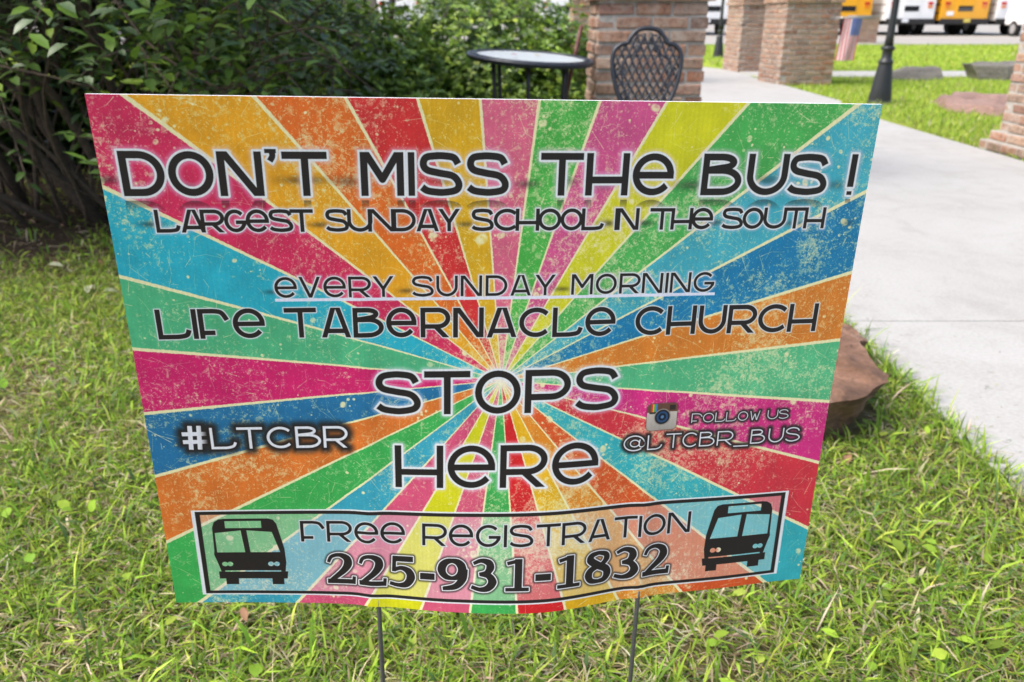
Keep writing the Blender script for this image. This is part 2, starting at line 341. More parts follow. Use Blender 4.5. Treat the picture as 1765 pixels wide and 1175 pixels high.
# ------------------------------------------------------------------ leaves
def leaf_geo(P, D, N, L, W, cols, fold=0.25, droop=0.25):
    """8-vertex folded, drooping leaves. P base, D direction, N rough normal"""
    n = len(P); D = D / np.linalg.norm(D, axis=1, keepdims=True); S = np.cross(D, N); S /= np.linalg.norm(S, axis=1, keepdims=True) + 1e-9; N = np.cross(S, D)
    L = L[:, None]; W = W[:, None] / 2
    dz = np.array([0, 0, -1.0])
    a1 = P + D * L * .30 + N * L * .02; a2 = P + D * L * .66 + dz * L * droop * .3; a3 = P + D * L + dz * L * droop * .8
    V = np.stack([P, a1 - S * W * .85 + N * W * fold, a1, a1 + S * W * .85 + N * W * fold, a2 - S * W * .8 + N * W * fold, a2, a2 + S * W * .8 + N * W * fold, a3], 1).reshape(-1, 3)
    o = (np.arange(n) * 8)[:, None]
    F = np.stack([o + [0, 2, 1], o + [0, 3, 2], o + [1, 2, 5], o + [1, 5, 4], o + [2, 3, 6], o + [2, 6, 5], o + [4, 5, 7], o + [5, 6, 7]], 1).reshape(-1, 3)
    return V, F, np.repeat(cols, 8, 0)
def unit(n):
    v = rng.normal(0, 1, (n, 3)); return v / np.linalg.norm(v, axis=1, keepdims=True)
def leaf_meshes(name, mat, L, W, pal, k=6):
    out = []
    for i in range(k):
        V, F, C = leaf_geo(np.zeros((1, 3)), np.array([[1.0, 0, 0]]), np.array([[0, 0.0, 1]]), np.array([L * rng.uniform(.85, 1.2)]), np.array([W * rng.uniform(.85, 1.15)]), np.array([pal[i % len(pal)]]), rng.uniform(.1, .4), rng.uniform(0, .4))
        out.append(np_mesh(name, V, F, mat, C, smooth=True))
    return out
def leaf_objects(parent, meshes, P, D, N):
    for p, d, nn in zip(P, D, N):
        x = Vector(d).normalized(); y = Vector(nn).cross(x).normalized(); z = x.cross(y)
        o = bpy.data.objects.new('leaf', meshes[int(rng.integers(len(meshes)))]); col.objects.link(o); o.parent = parent
        m = Matrix((x, y, z)).transposed().to_4x4(); m.translation = Vector(p) - parent.location; o.matrix_local = m
DARK = np.array([[0.055, 0.11, 0.022], [0.08, 0.155, 0.025], [0.12, 0.22, 0.03], [0.05, 0.10, 0.04], [0.18, 0.28, 0.035], [0.10, 0.155, 0.075]])
# the large loose shrub on the left: twigs carrying alternate leaves
def twig_leaves(n_tw, sampler, L, W, pal, per=9, weights=None, tl=(.25, .5), down=-.15, out=(0.15, -1, 0)):
    A, dr = sampler(n_tw); tlen = rng.uniform(*tl, n_tw)
    Ps, Ds, Ns, Cs, Ls = [], [], [], [], []
    tc_ = pal[rng.choice(len(pal), n_tw, p=weights)]
    for i in range(per):
        t = (i + .6) / per; sag = np.array([0, 0, -1.0]) * (t ** 2 * .25 * tlen)[:, None]
        P = A + dr * (t * tlen)[:, None] + sag
        side = np.cross(dr, np.array([0, 0, 1.0])); side /= np.linalg.norm(side, axis=1, keepdims=True) + 1e-9
        sg = 1 if i % 2 else -1
        D = dr * .55 + side * sg * .8 + unit(n_tw) * .35; N = np.array([0, 0, 1.0]) + unit(n_tw) * .45
        Ps.append(P); Ds.append(D); Ns.append(N); Cs.append(np.clip(tc_ * rng.normal(1, .18, (n_tw, 1)), .004, 1)); Ls.append(L * rng.uniform(.6, 1.25, n_tw))
    P = np.concatenate(Ps); D = np.concatenate(Ds); N = np.concatenate(Ns); C = np.concatenate(Cs); LL = np.concatenate(Ls)
    return P, D, N, C, LL, (A, dr, tlen)
def big_sampler(n):
    x = rng.uniform(-4.2, -.80, n); t = rng.random(n) ** 1.3
    front = 2.95 + .28 * np.sin(2.1 * x + 1) + .12 * np.sin(6.3 * x)
    y = front + t * 2.6
    low = np.where(x < -1.35, .72 + .14 * np.sin(4 * x) + .40 * t, .16 + .10 * np.sin(5 * x)); top = 2.7 - 1.5 * np.clip(x + 1.7, 0, .8)
    z = low + (top - low) * rng.random(n) ** .9
    dr = np.c_[rng.normal(.25, .5, n), -np.abs(rng.normal(.7, .45, n)), rng.normal(.0, .4, n)]
    return np.c_[x, y, z], dr / np.linalg.norm(dr, axis=1, keepdims=True)
shrub = empty('shrub', (-2.15, 4.0, 0), label='large dark overhanging shrub with bare leaning stems left of the sign', cat='shrub')
P, D, N, C, LL, tw = twig_leaves(2600, big_sampler, .066, .034, DARK, 9, [.22, .24, .2, .16, .06, .12])
near_idx = np.argsort(P[:, 1] + .4 * rng.random(len(P)) + 5 * ((P[:, 2] > 1.25) | (P[:, 2] < .4)))[:285]
mask = np.ones(len(P), bool); mask[near_idx] = False
V, F, Cc = leaf_geo(P[mask], D[mask], N[mask], LL[mask], LL[mask] * .5, C[mask]); V -= np.array(shrub.location)
link('foliage', np_mesh('foliage', V, F, M_leafD, Cc, True), shrub, kind='stuff')
leaf_objects(shrub, leaf_meshes('leaf', M_leafD, .070, .036, DARK * 1.05), P[near_idx], D[near_idx], N[near_idx])
bi = rng.choice(len(P), 26, replace=False); bi = bi[P[bi, 1] < 4.6]
V, F, Cc = leaf_geo(P[bi], np.c_[rng.normal(0, .3, len(bi)), rng.normal(0, .3, len(bi)), -np.ones(len(bi))], unit(len(bi)), LL[bi] * 1.1, LL[bi] * .55, np.array([[.34, .15, .05], [.42, .22, .09], [.36, .28, .06]])[rng.integers(0, 3, len(bi))], .5, .1); V -= np.array(shrub.location)
link('dead_leaves', np_mesh('dead_leaves', V, F, M_litter, Cc), shrub, kind='stuff')
# twigs and stems
tb = MB(); A, dr, tl_ = tw
for i in range(0, len(A), 2):
    q = [A[i] + dr[i] * tl_[i] * t + np.array([0, 0, -.25 * tl_[i] * t * t]) for t in (-.5, 0, .5, 1)]
    tb.tube([Vector(a) - shrub.location for a in q], [.005, .004, .003, .0015], 4)
tb.build('twigs', M_bark, shrub, kind='stuff')
def stem(base, top, r0, r1, seed, parent, k=9, wob=.08):
    rr = random.Random(seed); pts = []; rad = []
    ph = [rr.uniform(0, 6) for _ in range(4)]
    for i in range(k + 1):
        t = i / k; p = Vector(base).lerp(Vector(top), t)
        p += Vector((math.sin(ph[0] + 5 * t) * wob, math.sin(ph[1] + 4 * t) * wob, 0)) * math.sin(math.pi * min(1, t * .8 + .1)) - Vector((0, 0, .0))
        pts.append(p - parent.location); rad.append(r0 + (r1 - r0) * t)
    m = MB().tube(pts, rad, 8)
    b = MB(); 
    return m.build('stem', M_bark, parent, smooth=True), pts
sid = 0
for bx, by, tx, ty, tz, r0 in [(-2.05, 3.9, -3.2, 3.5, 1.7, .030), (-2.1, 3.95, -2.9, 3.9, 2.0, .026), (-2.0, 3.98, -2.4, 3.6, 2.1, .024), (-1.95, 4.0, -1.9, 3.7, 2.2, .027), (-2.15, 3.85, -3.4, 3.4, 1.1, .020),
                              (-1.85, 4.05, -1.4, 3.6, 2.0, .022), (-2.2, 4.1, -3.3, 4.4, 2.1, .03), (-2.0, 4.1, -2.2, 4.4, 2.2, .026), (-2.5, 3.95, -3.4, 3.6, 1.6, .022), (-2.6, 4.2, -2.6, 3.8, 2.0, .028),
                              (-1.7, 4.2, -1.2, 4.3, 1.9, .02), (-2.9, 4.0, -3.8, 3.8, 1.8, .026), (-2.35, 3.8, -2.95, 3.25, 1.25, .013), (-1.9, 3.85, -2.6, 3.3, 1.2, .012), (-1.8, 3.95, -1.75, 3.4, 1.3, .012),
                              (-2.1, 3.8, -1.7, 3.3, 1.2, .010), (-3.1, 3.9, -2.6, 3.5, 1.5, .016), (-2.4, 3.9, -2.0, 3.7, 1.5, .014)]:
    sid += 1; stem((bx, by, -.03), (tx, ty, tz), r0, r0 * .35, sid, shrub)
for i in range(26):
    bx = random.uniform(-3.3, -1.6); by = random.uniform(3.75, 4.5); sid += 1
    stem((bx, by, -.03), (bx + random.uniform(-1.1, .5), by - random.uniform(-.1, .7), random.uniform(1.1, 1.9)), random.uniform(.006, .013), .004, sid, shrub, wob=.12)
for a, b in [((-1.7, 3.3, 1.15), (-.75, 2.9, .55)), ((-1.9, 3.2, 1.1), (-1.0, 2.85, 1.0)), ((-2.6, 3.2, 1.0), (-1.5, 2.9, .72)), ((-1.2, 3.4, 1.2), (-.6, 3.0, .75))]:
    sid += 1; stem(a, b, .007, .003, sid, shrub)
# denser growth behind it
def hedge_sampler(n):
    x = rng.uniform(-9, -2.1, n); y = 5.5 + 1.3 * rng.random(n) + .25 * np.sin(x * 2); z = .05 + 2.9 * rng.random(n) ** 1.3
    dr = np.c_[rng.normal(0, .5, n), -np.abs(rng.normal(.8, .3, n)), rng.normal(.1, .4, n)]
    return np.c_[x, y, z], dr / np.linalg.norm(dr, axis=1, keepdims=True)
hedge = empty('hedge', (-3.5, 5.9, 0), label='dense dark hedge standing behind the large left shrub', cat='hedge')
P, D, N, C, LL, tw = twig_leaves(8000, hedge_sampler, .13, .075, DARK * .9, 8, [.3, .26, .14, .2, .02, .08])
V, F, Cc = leaf_geo(P, D, N, LL, LL * .55, C); V -= np.array(hedge.location)
link('foliage', np_mesh('hedge_foliage', V, F, M_leafD, Cc, True), hedge, kind='stuff')
for i in range(16):
    sid += 1; x = -6.6 + i * .38; stem((x, 5.9, -.03), (x + random.uniform(-.4, .4), 5.7, 2.4), .03, .012, sid, hedge)

# the azalea mounds behind the table: whorls of small glossy leaves
AZ = np.array([[0.12, 0.22, 0.03], [0.18, 0.31, 0.035], [0.26, 0.41, 0.045], [0.34, 0.47, 0.055], [0.075, 0.15, 0.03], [0.34, 0.42, 0.06]])
def azalea(name, label, c, lobes, nwh, lw, nleaf, seed):
    r_ = empty(name, c, label=label, cat='bush')
    w = np.array([l[3] * l[4] for l in lobes]); w = w / w.sum(); li = rng.choice(len(lobes), nwh, p=w); Lb = np.array(lobes)[li]
    u = unit(nwh); u[:, 2] = np.where(u[:, 2] < -.25, -u[:, 2], u[:, 2])
    bumpy = 1 + .10 * np.sin(7 * u[:, 0] + 3 * u[:, 2] + li) + .08 * np.sin(13 * u[:, 1] + 11 * u[:, 0]); dep = 1 - .35 * rng.random(nwh) ** 2.2
    P0 = Lb[:, :3] + u * Lb[:, 3:6] * (bumpy * dep)[:, None]; P0[:, 2] = np.maximum(P0[:, 2], .03)
    ax = u * .8 + np.array([0, 0, .6]) + unit(nwh) * .3; ax /= np.linalg.norm(ax, axis=1, keepdims=True)
    t1 = np.cross(ax, unit(nwh)); t1 /= np.linalg.norm(t1, axis=1, keepdims=True); t2 = np.cross(ax, t1)
    base = AZ[rng.choice(6, nwh, p=[.2, .3, .22, .1, .14, .04])]
    Ps, Ds, Ns, Cs = [], [], [], []
    for k in range(6):
        a = 2 * np.pi * k / 6 + rng.normal(0, .25, nwh); rad = t1 * np.cos(a)[:, None] + t2 * np.sin(a)[:, None]
        el = rng.uniform(.1, .9, nwh)[:, None]
        Ps.append(P0 + ax * (k * .0035)); Ds.append(rad + ax * el); Ns.append(ax - rad * el * .5); Cs.append(np.clip(base * rng.normal(1, .15, (nwh, 1)), .01, 1))
    P = np.concatenate(Ps); D = np.concatenate(Ds); N = np.concatenate(Ns); C = np.concatenate(Cs); LL = lw * rng.uniform(.7, 1.25, len(P))
    idx = np.argsort(P[:, 1] - .3 * P[:, 2] + .35 * rng.random(len(P)))[:nleaf]; m = np.ones(len(P), bool); m[idx] = False
    V, F, Cc = leaf_geo(P[m], D[m], N[m], LL[m], LL[m] * .46, C[m], .25, .15); V -= np.array(c)
    link('foliage', np_mesh(name + '_foliage', V, F, M_leafA, Cc, True), r_, kind='stuff')
    if nleaf: leaf_objects(r_, leaf_meshes('leaf', M_leafA, lw, lw * .46, AZ), P[idx], D[idx], N[idx])
    b = MB()
    for i in range(26):
        l = lobes[i % len(lobes)]; q = unit(1)[0]; q[2] = abs(q[2]) * .8 + .2
        b.tube([Vector((l[0] * .6 + c[0] * .4 - c[0], l[1] - c[1], -.02)), Vector((l[0] + q[0] * l[3] * .4 - c[0], l[1] + q[1] * l[4] * .4 - c[1], l[2] * .6)), Vector((l[0] + q[0] * l[3] * .85 - c[0], l[1] + q[1] * l[4] * .85 - c[1], l[2] + q[2] * l[5] * .8))], [.014, .009, .004], 5)
    b.build('branches', M_bark, r_, kind='stuff')
    # twiggy, leaf-filled inside of the mound
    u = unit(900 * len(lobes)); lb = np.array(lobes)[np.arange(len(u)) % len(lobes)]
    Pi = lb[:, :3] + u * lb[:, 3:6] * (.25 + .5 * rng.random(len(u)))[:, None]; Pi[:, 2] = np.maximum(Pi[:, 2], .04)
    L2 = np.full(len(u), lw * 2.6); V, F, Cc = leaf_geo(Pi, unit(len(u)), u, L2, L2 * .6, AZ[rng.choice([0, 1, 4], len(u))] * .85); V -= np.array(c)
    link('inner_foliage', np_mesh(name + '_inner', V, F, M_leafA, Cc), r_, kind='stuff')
    return r_
azalea('azalea_bush', 'bright green rounded azalea bush behind the round patio table', (-.2, 6.2, 0), [(-.25, 6.2, .45, .85, .75, .72), (.35, 6.1, .3, .5, .6, .62), (-.05, 5.75, .25, .75, .45, .5)], 4200, .046, 280, 1)
azalea('azalea_bush', 'yellow green azalea bush between the dark shrub and the table bush', (-1.3, 5.6, 0), [(-1.15, 5.45, .5, .62, .6, .58), (-1.9, 5.6, .5, .6, .6, .62), (-.75, 5.2, .2, .4, .4, .42)], 3200, .05, 200, 2)
azalea('small_bush', 'small green bush beside the white van at the parking lot', (22.2, 33.6, 0), [(22.2, 33.6, .35, .9, .7, .6)], 700, .13, 0, 3)

# ------------------------------------------------------------------ brick pillars
def chamfer_box(d, seed, ch=.006, jit=.0025):
    bm = bmesh.new(); bmesh.ops.create_cube(bm, size=1)
    for v in bm.verts: v.co = Vector((v.co.x * d[0], v.co.y * d[1], v.co.z * d[2]))
    bmesh.ops.bevel(bm, geom=bm.edges[:], offset=ch, segments=1, affect='EDGES')
    rr = random.Random(seed)
    for v in bm.verts: v.co += Vector((rr.uniform(-jit, jit), rr.uniform(-jit, jit), rr.uniform(-jit, jit)))
    me = bpy.data.meshes.new('brick'); bm.to_mesh(me); bm.free(); me.materials.append(M_brick); return me
CH, BL, BT, MJ = .070, .203, .095, .0145
BR_long = [chamfer_box((BL - MJ, BT, CH - MJ), i) for i in range(8)]
def pillar(label, x, y, rz, nw, courses, ledge, z0, steps=0, top=30, sides=('f', 'l'), cat='pillar', group='brick pillars along the walkway'):
    """nw bricks wide and deep; courses < `courses` on the given sides are single bricks, the rest one joined part"""
    w = nw * BL; p = empty('brick_pillar', (x, y, z0), rz, label=label, cat=cat, group=group)
    core = MB().box((0, 0, top * CH / 2), (w - .018, w - .018, top * CH - .004))
    for s_ in range(steps): core.box((0, 0, (steps - s_) * CH / 2 - .001 * s_), (w - .014 + .084 * (s_ + 1), w - .014 + .084 * (s_ + 1), (steps - s_) * CH - .002))
    core.build('mortar', M_mortar, p)
    jb = MB(); rr = random.Random(int(x * 100 + y * 37))
    for c in range(top):
        ex = .042 * (steps - c) if c < steps else (.028 if c == ledge else (.014 if c == ledge + 1 else 0)); W = w + 2 * ex
        z = (c + .5) * CH
        for si, sd_ in enumerate('frbl'):
            full = (c % 2 == 0) == (si % 2 == 0)
            a, b = (-W / 2, W / 2) if full else (-W / 2 + BT + MJ * .5, W / 2 - BT - MJ * .5)
            n = max(2, round((b - a) / BL)) ; bl = (b - a) / n
            for i in range(n):
                u = a + (i + .5) * bl; out = W / 2 - BT / 2 + rr.uniform(-.001, .004); ang = si * math.pi / 2
                # side frame: u along the face, out along the outward normal (front = -y)
                cx = u * math.cos(ang) + out * math.sin(ang); cy = u * math.sin(ang) - out * math.cos(ang)
                if sd_ in sides and c < courses:
                    o = bpy.data.objects.new('brick', BR_long[rr.randrange(8)]); col.objects.link(o); o.parent = p
                    o.location = (cx, cy, z); o.rotation_euler = (rr.uniform(-.012, .012), rr.choice((0, math.pi)), ang + rr.choice((0, math.pi)))
                    o.scale = ((bl - MJ) / (BL - MJ), 1, 1)
                else:
                    jb.box((cx, cy, z), (bl - MJ, BT, CH - MJ), ang)
    jb.build('brickwork', M_brick, p, kind='stuff')
    cap = MB().box((0, 0, top * CH + .03), (w + .08, w + .08, .06)); cap.build('cap', M_conc2, p, bevel=.008)
    return p
pillar('brick pillar just behind the ornate black chair', .772, 4.68 + .305, 0, 3, 18, 15, -.03)
pillar('brick pillar of which only a strip shows past the bush, left of the chair pillar', .868 + .406, 12.2 + .406, 0, 4, 18, 15, .03)
pillar('brick pillar with the small flag hanging on its right side', 3.90 + .37, 12.2 + .42, R(5), 4, 18, 16, 0)
pillar('brick pillar just behind and left of the pillar with the flag', 4.06 + .37, 15.1 + .42, R(5), 4, 18, 16, 0)
pillar('brick pillar with a stepped footing at the right edge of the walkway', 3.705 + .305, 6.19 - .305, R(1), 3, 18, 17, .005, steps=2, sides=('l', 'b'))
pier = empty('brick_pier', (13.1, 31.8, 0), label='low far brick pier between the flag and the parking lot', cat='pillar')
pj = MB()
for c in range(13):
    for si in range(4):
        full = (c % 2 == 0) == (si % 2 == 0); W = .82; a, b = (-W / 2, W / 2) if full else (-W / 2 + .1, W / 2 - .1); n = 4 if full else 3; bl = (b - a) / n; ang = si * math.pi / 2
        for i in range(n):
            u = a + (i + .5) * bl; out = W / 2 - BT / 2
            pj.box((u * math.cos(ang) + out * math.sin(ang), u * math.sin(ang) - out * math.cos(ang), (c + .5) * CH + .01), (bl - MJ, BT, CH - MJ), ang)
pj.build('brickwork', M_brick, pier, kind='stuff')
MB().box((0, 0, .46), (.80, .80, .90)).build('mortar', M_mortar, pier)
MB().box((0, 0, .95), (.9, .9, .05)).build('cap', M_conc2, pier, bevel=.006)

# ------------------------------------------------------------------ flag on the pillar
fx, fy, fz = 4.74, 12.02, .91
flag = empty('flag', (fx, fy, fz), 0, label='small stars and stripes flag hanging from a rod on the brick pillar', cat='flag')
MB().tube([(-.2, .2, .02), (-.08, .03, .02), (.30, -.03, .02)], .011, 8).build('rod', simple('grey_rod', (.35, .35, .36), .4, .5), flag, smooth=True)
def cloth(name, c):
    nt = NT(name); nt.b.inputs['Base Color'].default_value = (*c, 1); nt.b.inputs['Roughness'].default_value = .8; tr = nt.n('ShaderNodeBsdfTranslucent'); tr.inputs[0].default_value = (*c, 1)
    ms = nt.n('ShaderNodeMixShader'); ms.inputs[0].default_value = .45; nt.l(nt.b.outputs[0], ms.inputs[1]); nt.l(tr.outputs[0], ms.inputs[2]); nt.l(ms.outputs[0], nt.t.nodes['Material Output'].inputs[0]); return nt.m
M_fr = cloth('flag_red', (.70, .10, .14)); M_fw = cloth('flag_white', (.85, .82, .84)); M_fb = cloth('flag_blue', (.10, .17, .48))
FW, FH = .26, .56
def fpt(u, v, off=0): # gently waving cloth leaning left as it falls
    return (-.07 + u * FW - v * .035, off + .022 * math.sin(u * 7 + v * 2) * (0.3 + v) + .0 , -v * FH + .01)
for i in range(13):
    u0, u1 = i / 13, (i + 1) / 13; v0 = 0
    b = MB(); n = 10; vs = []; fs = []
    for k in range(n + 1): vs += [fpt(u0, v0 + (1 - v0) * k / n), fpt(u1, v0 + (1 - v0) * k / n)]
    b.add(vs, [(2 * k, 2 * k + 1, 2 * k + 3, 2 * k + 2) for k in range(n)]); b.build('stripe', M_fr if i % 2 == 0 else M_fw, flag)
b = MB(); n = 8; vs = []
for k in range(n + 1):
    for j in range(n + 1): vs.append(fpt(6 / 13 * 1 + j / n * 7 / 13, .40 * k / n, -.004))
b.add(vs, [(k * 9 + j, k * 9 + j + 1, k * 9 + j + 10, k * 9 + j + 9) for k in range(n) for j in range(n)]); canton = b.build('canton', M_fb, flag)
b = MB()
for r_ in range(9):
    for c_ in range(6 if r_ % 2 == 0 else 5):
        u = 6 / 13 + 7 / 13 * ((c_ + (.5 if r_ % 2 == 0 else 1)) / 6); v = .40 * (r_ + .5) / 9; cx, cy, cz = fpt(u, v, -.008); vs = []
        for k in range(10):
            q = .0075 if k % 2 == 0 else .003; a = math.pi / 2 + k * math.pi / 5; vs.append((cx + q * math.cos(a), cy, cz + q * math.sin(a)))
        b.add(vs, [tuple(range(10))])
b.build('stars', M_fw, canton)

# ------------------------------------------------------------------ lamp posts
def lamp_post(label, x, y):
    p = empty('lamp_post', (x, y, 0), label=label, cat='lamp post', group='black lamp posts on the lawn')
    b = MB(); n = 32; prof = [(.135, 0), (.135, .03), (.125, .045), (.128, .06), (.108, .20), (.085, .38), (.074, .45)]
    vs = []; 
    for r_, z in prof:
        for k in range(n): a = 2 * math.pi * k / n; q = r_ * (1 - (.035 if k % 2 and z > .05 else 0)); vs.append((q * math.cos(a), q * math.sin(a), z))
    b.add(vs, [(i * n + k, i * n + (k + 1) % n, (i + 1) * n + (k + 1) % n, (i + 1) * n + k) for i in range(len(prof) - 1) for k in range(n)])
    b.build('base', M_post, p, smooth=True)
    MB().lathe([(.072, .44), (.082, .45), (.084, .47), (.07, .485), (.058, .50), (.056, .58), (.06, .59), (.075, .60), (.075, .625), (.05, .64)], 24).build('collar', M_post, p, smooth=True)
    MB().lathe([(.052, .62), (.042, .75), (.036, 1.1), (.032, 2.6), (.045, 2.62), (.045, 2.66), (.03, 2.7)], 16).build('pole', M_post, p, smooth=True)
    MB().lathe([(.05, 2.7), (.14, 2.74), (.14, 2.76), (.06, 2.76)], 16).build('lantern_base', M_post, p, smooth=True)
    MB().lathe([(.10, 2.76), (.16, 3.1), (.15, 3.12)], 16).build('globe', simple('frosted_glass', (.75, .75, .72), .4, bmp=0), p, smooth=True)
    MB().lathe([(.19, 3.12), (.10, 3.24), (.03, 3.3), (.02, 3.38), (.005, 3.4)], 16).build('lantern_cap', M_post, p, smooth=True)
    return p
lamp_post('nearer black lamp post with a flared base behind the sign corner', 4.28, 9.6)
lamp_post('farther black lamp post on the lawn, between the chair pillar and the two far pillars', 5.17, 21.1)

# ------------------------------------------------------------------ table and chairs
tbl = empty('patio_table', (.095, 4.35, 0), label='round patio table with a pale glass top and black rim', cat='table')
tilt = math.atan2(-.042, .64)
def tz(x, y, z): return (x, y, z + x * math.tan(tilt) + y * .05)
b = MB(); n = 56; b.add([tz(.29 * math.cos(2 * math.pi * k / n), .29 * math.sin(2 * math.pi * k / n), .754) for k in range(n)] + [tz(.29 * math.cos(2 * math.pi * k / n), .29 * math.sin(2 * math.pi * k / n), .746) for k in range(n)],
   [tuple(range(n)), tuple(range(2 * n - 1, n - 1, -1))] + [(k, n + k, n + (k + 1) % n, (k + 1) % n) for k in range(n)])
b.build('tabletop', simple('pale_table_glass', (.42, .46, .47), .5, spec=.3, var=.06, sc=8, bmp=0), tbl)
b = MB(); b.tube([tz(.322 * math.cos(a * math.tau / 48), .322 * math.sin(a * math.tau / 48), .75) for a in range(48)], .010, 8, True)
b.tube([tz(.288 * math.cos(a * math.tau / 48), .288 * math.sin(a * math.tau / 48), .757) for a in range(48)], .006, 6, True)
for k in range(40):
    a = k * math.tau / 40; b.tube([tz(.288 * math.cos(a), .288 * math.sin(a), .755), tz(.32 * math.cos(a + .09), .32 * math.sin(a + .09), .75)], .005, 5)
    b.tube([tz(.288 * math.cos(a + .09), .288 * math.sin(a + .09), .755), tz(.32 * math.cos(a), .32 * math.sin(a), .75)], .005, 5)
b.tube([tz(.318 * math.cos(a * math.tau / 48), .318 * math.sin(a * math.tau / 48), .738) for a in range(48)], .005, 6, True)
b.build('rim', M_black, tbl, smooth=True)
for a in (197, 145, 266, -30, 12):
    c_, s_ = math.cos(R(a)), math.sin(R(a)); rr = [(.20, .735), (.195, .62), (.19, .48), (.172, .34), (.17, .2), (.21, .08), (.27, .0)]
    MB().tube([(r_ * c_, r_ * s_, z) for r_, z in rr], [.011, .010, .010, .010, .010, .010, .012], 8).build('leg', M_black, tbl, smooth=True)
MB().tube([(.172 * math.cos(a * math.tau / 32), .172 * math.sin(a * math.tau / 32), .34) for a in range(32)], .008, 6, True).build('brace_ring', M_black, tbl, smooth=True)
for (dx, dy, c_) in ((-.10, -.1, (.5, .02, .05)), (.02, .02, (.6, .42, .08))):
    V, F, Cc = leaf_geo(np.array([[0., 0, 0]]), np.array([[1., .3, .02]]), np.array([[0., 0, 1]]), np.array([.035]), np.array([.02]), np.array([c_]))
    o = link('fallen_leaf', np_mesh('fallen_leaf', V, F, M_litter, Cc), loc=(.095 + dx, 4.35 + dy, .765 + dx * math.tan(tilt)), label=('tiny red petal' if dx < 0 else 'small yellow leaf') + ' lying on the pale tabletop', cat='leaf')

def smooth_loop(pts, n=8, closed=True):
    out = []; m = len(pts)
    for i in range(m if closed else m - 1):
        p0, p1, p2, p3 = [Vector(pts[(i + k) % m]) if closed else Vector(pts[max(0, min(m - 1, i + k))]) for k in (-1, 0, 1, 2)]
        for k in range(n):
            t = k / n; out.append(.5 * ((2 * p1) + (p2 - p0) * t + (2 * p0 - 5 * p1 + 4 * p2 - p3) * t * t + (3 * p1 - p0 - 3 * p2 + p3) * t ** 3))
    if not closed: out.append(Vector(pts[-1]))
    return out
def inside(poly, x, z):
    c_ = False; n = len(poly); j = n - 1
    for i in range(n):
        if (poly[i][1] > z) != (poly[j][1] > z) and x < (poly[j][0] - poly[i][0]) * (z - poly[i][1]) / (poly[j][1] - poly[i][1]) + poly[i][0]: c_ = not c_
        j = i
    return c_
def chair(label, x, y, rz, m):
    """local: sitter faces -y... the back stands at y=+0.19; built in x-z and reclined"""
    p = empty('patio_chair', (x, y, 0), rz, label=label, cat='chair')
    B_ = lambda a, z: (a, .17 + (z - .45) * .20, z)
    half = [(0, .895), (.052, .884), (.086, .848), (.099, .826), (.128, .820), (.158, .795), (.170, .75), (.163, .68), (.145, .61), (.118, .545), (.095, .49), (.07, .455)]
    outl = half + [(-a, z) for a, z in reversed(half[1:])]
    lp = smooth_loop([B_(a, z) for a, z in outl], 5); MB().tube(lp, .0115, 8, True).build('back_frame', m, p, smooth=True)
    po = outl; lat = MB()
    def bar(fn, r_=.0062, n=26):
        seg = []
        for i in range(n + 1):
            a, z = fn(i / n)
            if inside(po, a, z): seg.append(B_(a, z))
            else:
                if len(seg) > 1: lat.tube(seg, r_, 5)
                seg = []
        if len(seg) > 1: lat.tube(seg, r_, 5)
    for k in range(-7, 8):
        bar(lambda t, k=k: (k * .036 + .17 * (t - .5) * 1.5 + .02 * math.sin(3 * t), .42 + t * .45)); bar(lambda t, k=k: (k * .036 - .17 * (t - .5) * 1.5 - .02 * math.sin(3 * t), .42 + t * .45))
    inner = smooth_loop([B_(a * .72, .47 + (z - .45) * .80) for a, z in outl], 4); lat.tube(inner, .006, 6, True)
    for sx in (-1, 1):   # leaf scrolls in the crown and the shoulders
        for cx, cz, q in ((.035, .845, .018), (.105, .775, .022), (.125, .70, .020), (.10, .62, .018), (.05, .80, .016)):
            lat.tube([B_(sx * (cx + q * math.cos(a)), cz + q * math.sin(a)) for a in [i * .8 for i in range(8)]], .005, 5)
    lat.build('back_lattice', m, p, smooth=True)
    # seat: rim and lattice
    s_ = [(0, -.20), (.12, -.19), (.19, -.10), (.19, .05), (.14, .16), (0, .18)]; so_ = s_ + [(-a, b_) for a, b_ in reversed(s_[1:-1])]
    sl = smooth_loop([(a, b_, .44) for a, b_ in so_], 5); MB().tube(sl, .012, 8, True).build('seat_rim', m, p, smooth=True)
    st = MB(); po2 = so_
    for k in range(-9, 10):
        for sg in (-1, 1):
            seg = []
            for i in range(25):
                t = i / 24; a, b_ = k * .045 + sg * (t - .5) * .4, -.2 + t * .38
                if inside(po2, a, b_): seg.append((a, b_, .44 - .012 * math.cos(a * 8)))
                else:
                    if len(seg) > 1: st.tube(seg, .005, 4)
                    seg = []
            if len(seg) > 1: st.tube(seg, .005, 4)
    st.build('seat_lattice', m, p)
    for sx in (-1, 1):
        MB().tube([(sx * .15, -.14, .43), (sx * .165, -.17, .32), (sx * .15, -.16, .16), (sx * .17, -.20, .01)], [.014, .013, .011, .012], 7).build('leg', m, p, smooth=True)
        MB().tube([(sx * .12, .15, .46), (sx * .13, .16, .32), (sx * .12, .18, .16), (sx * .15, .24, .01)], [.014, .013, .011, .012], 7).build('leg', m, p, smooth=True)
        MB().tube([(sx * .088, .172, .475), (sx * .10, .165, .45), (sx * .12, .15, .44)], .012, 6).build('back_bracket', m, p, smooth=True)
    return p
chair('ornate black cast metal chair with latticed back, front of the brick pillar', .655, 3.95, R(-4), M_black)
chair('brown metal chair seen edge on, its back just behind the table rim', .13, 4.80, R(-95), M_rust)

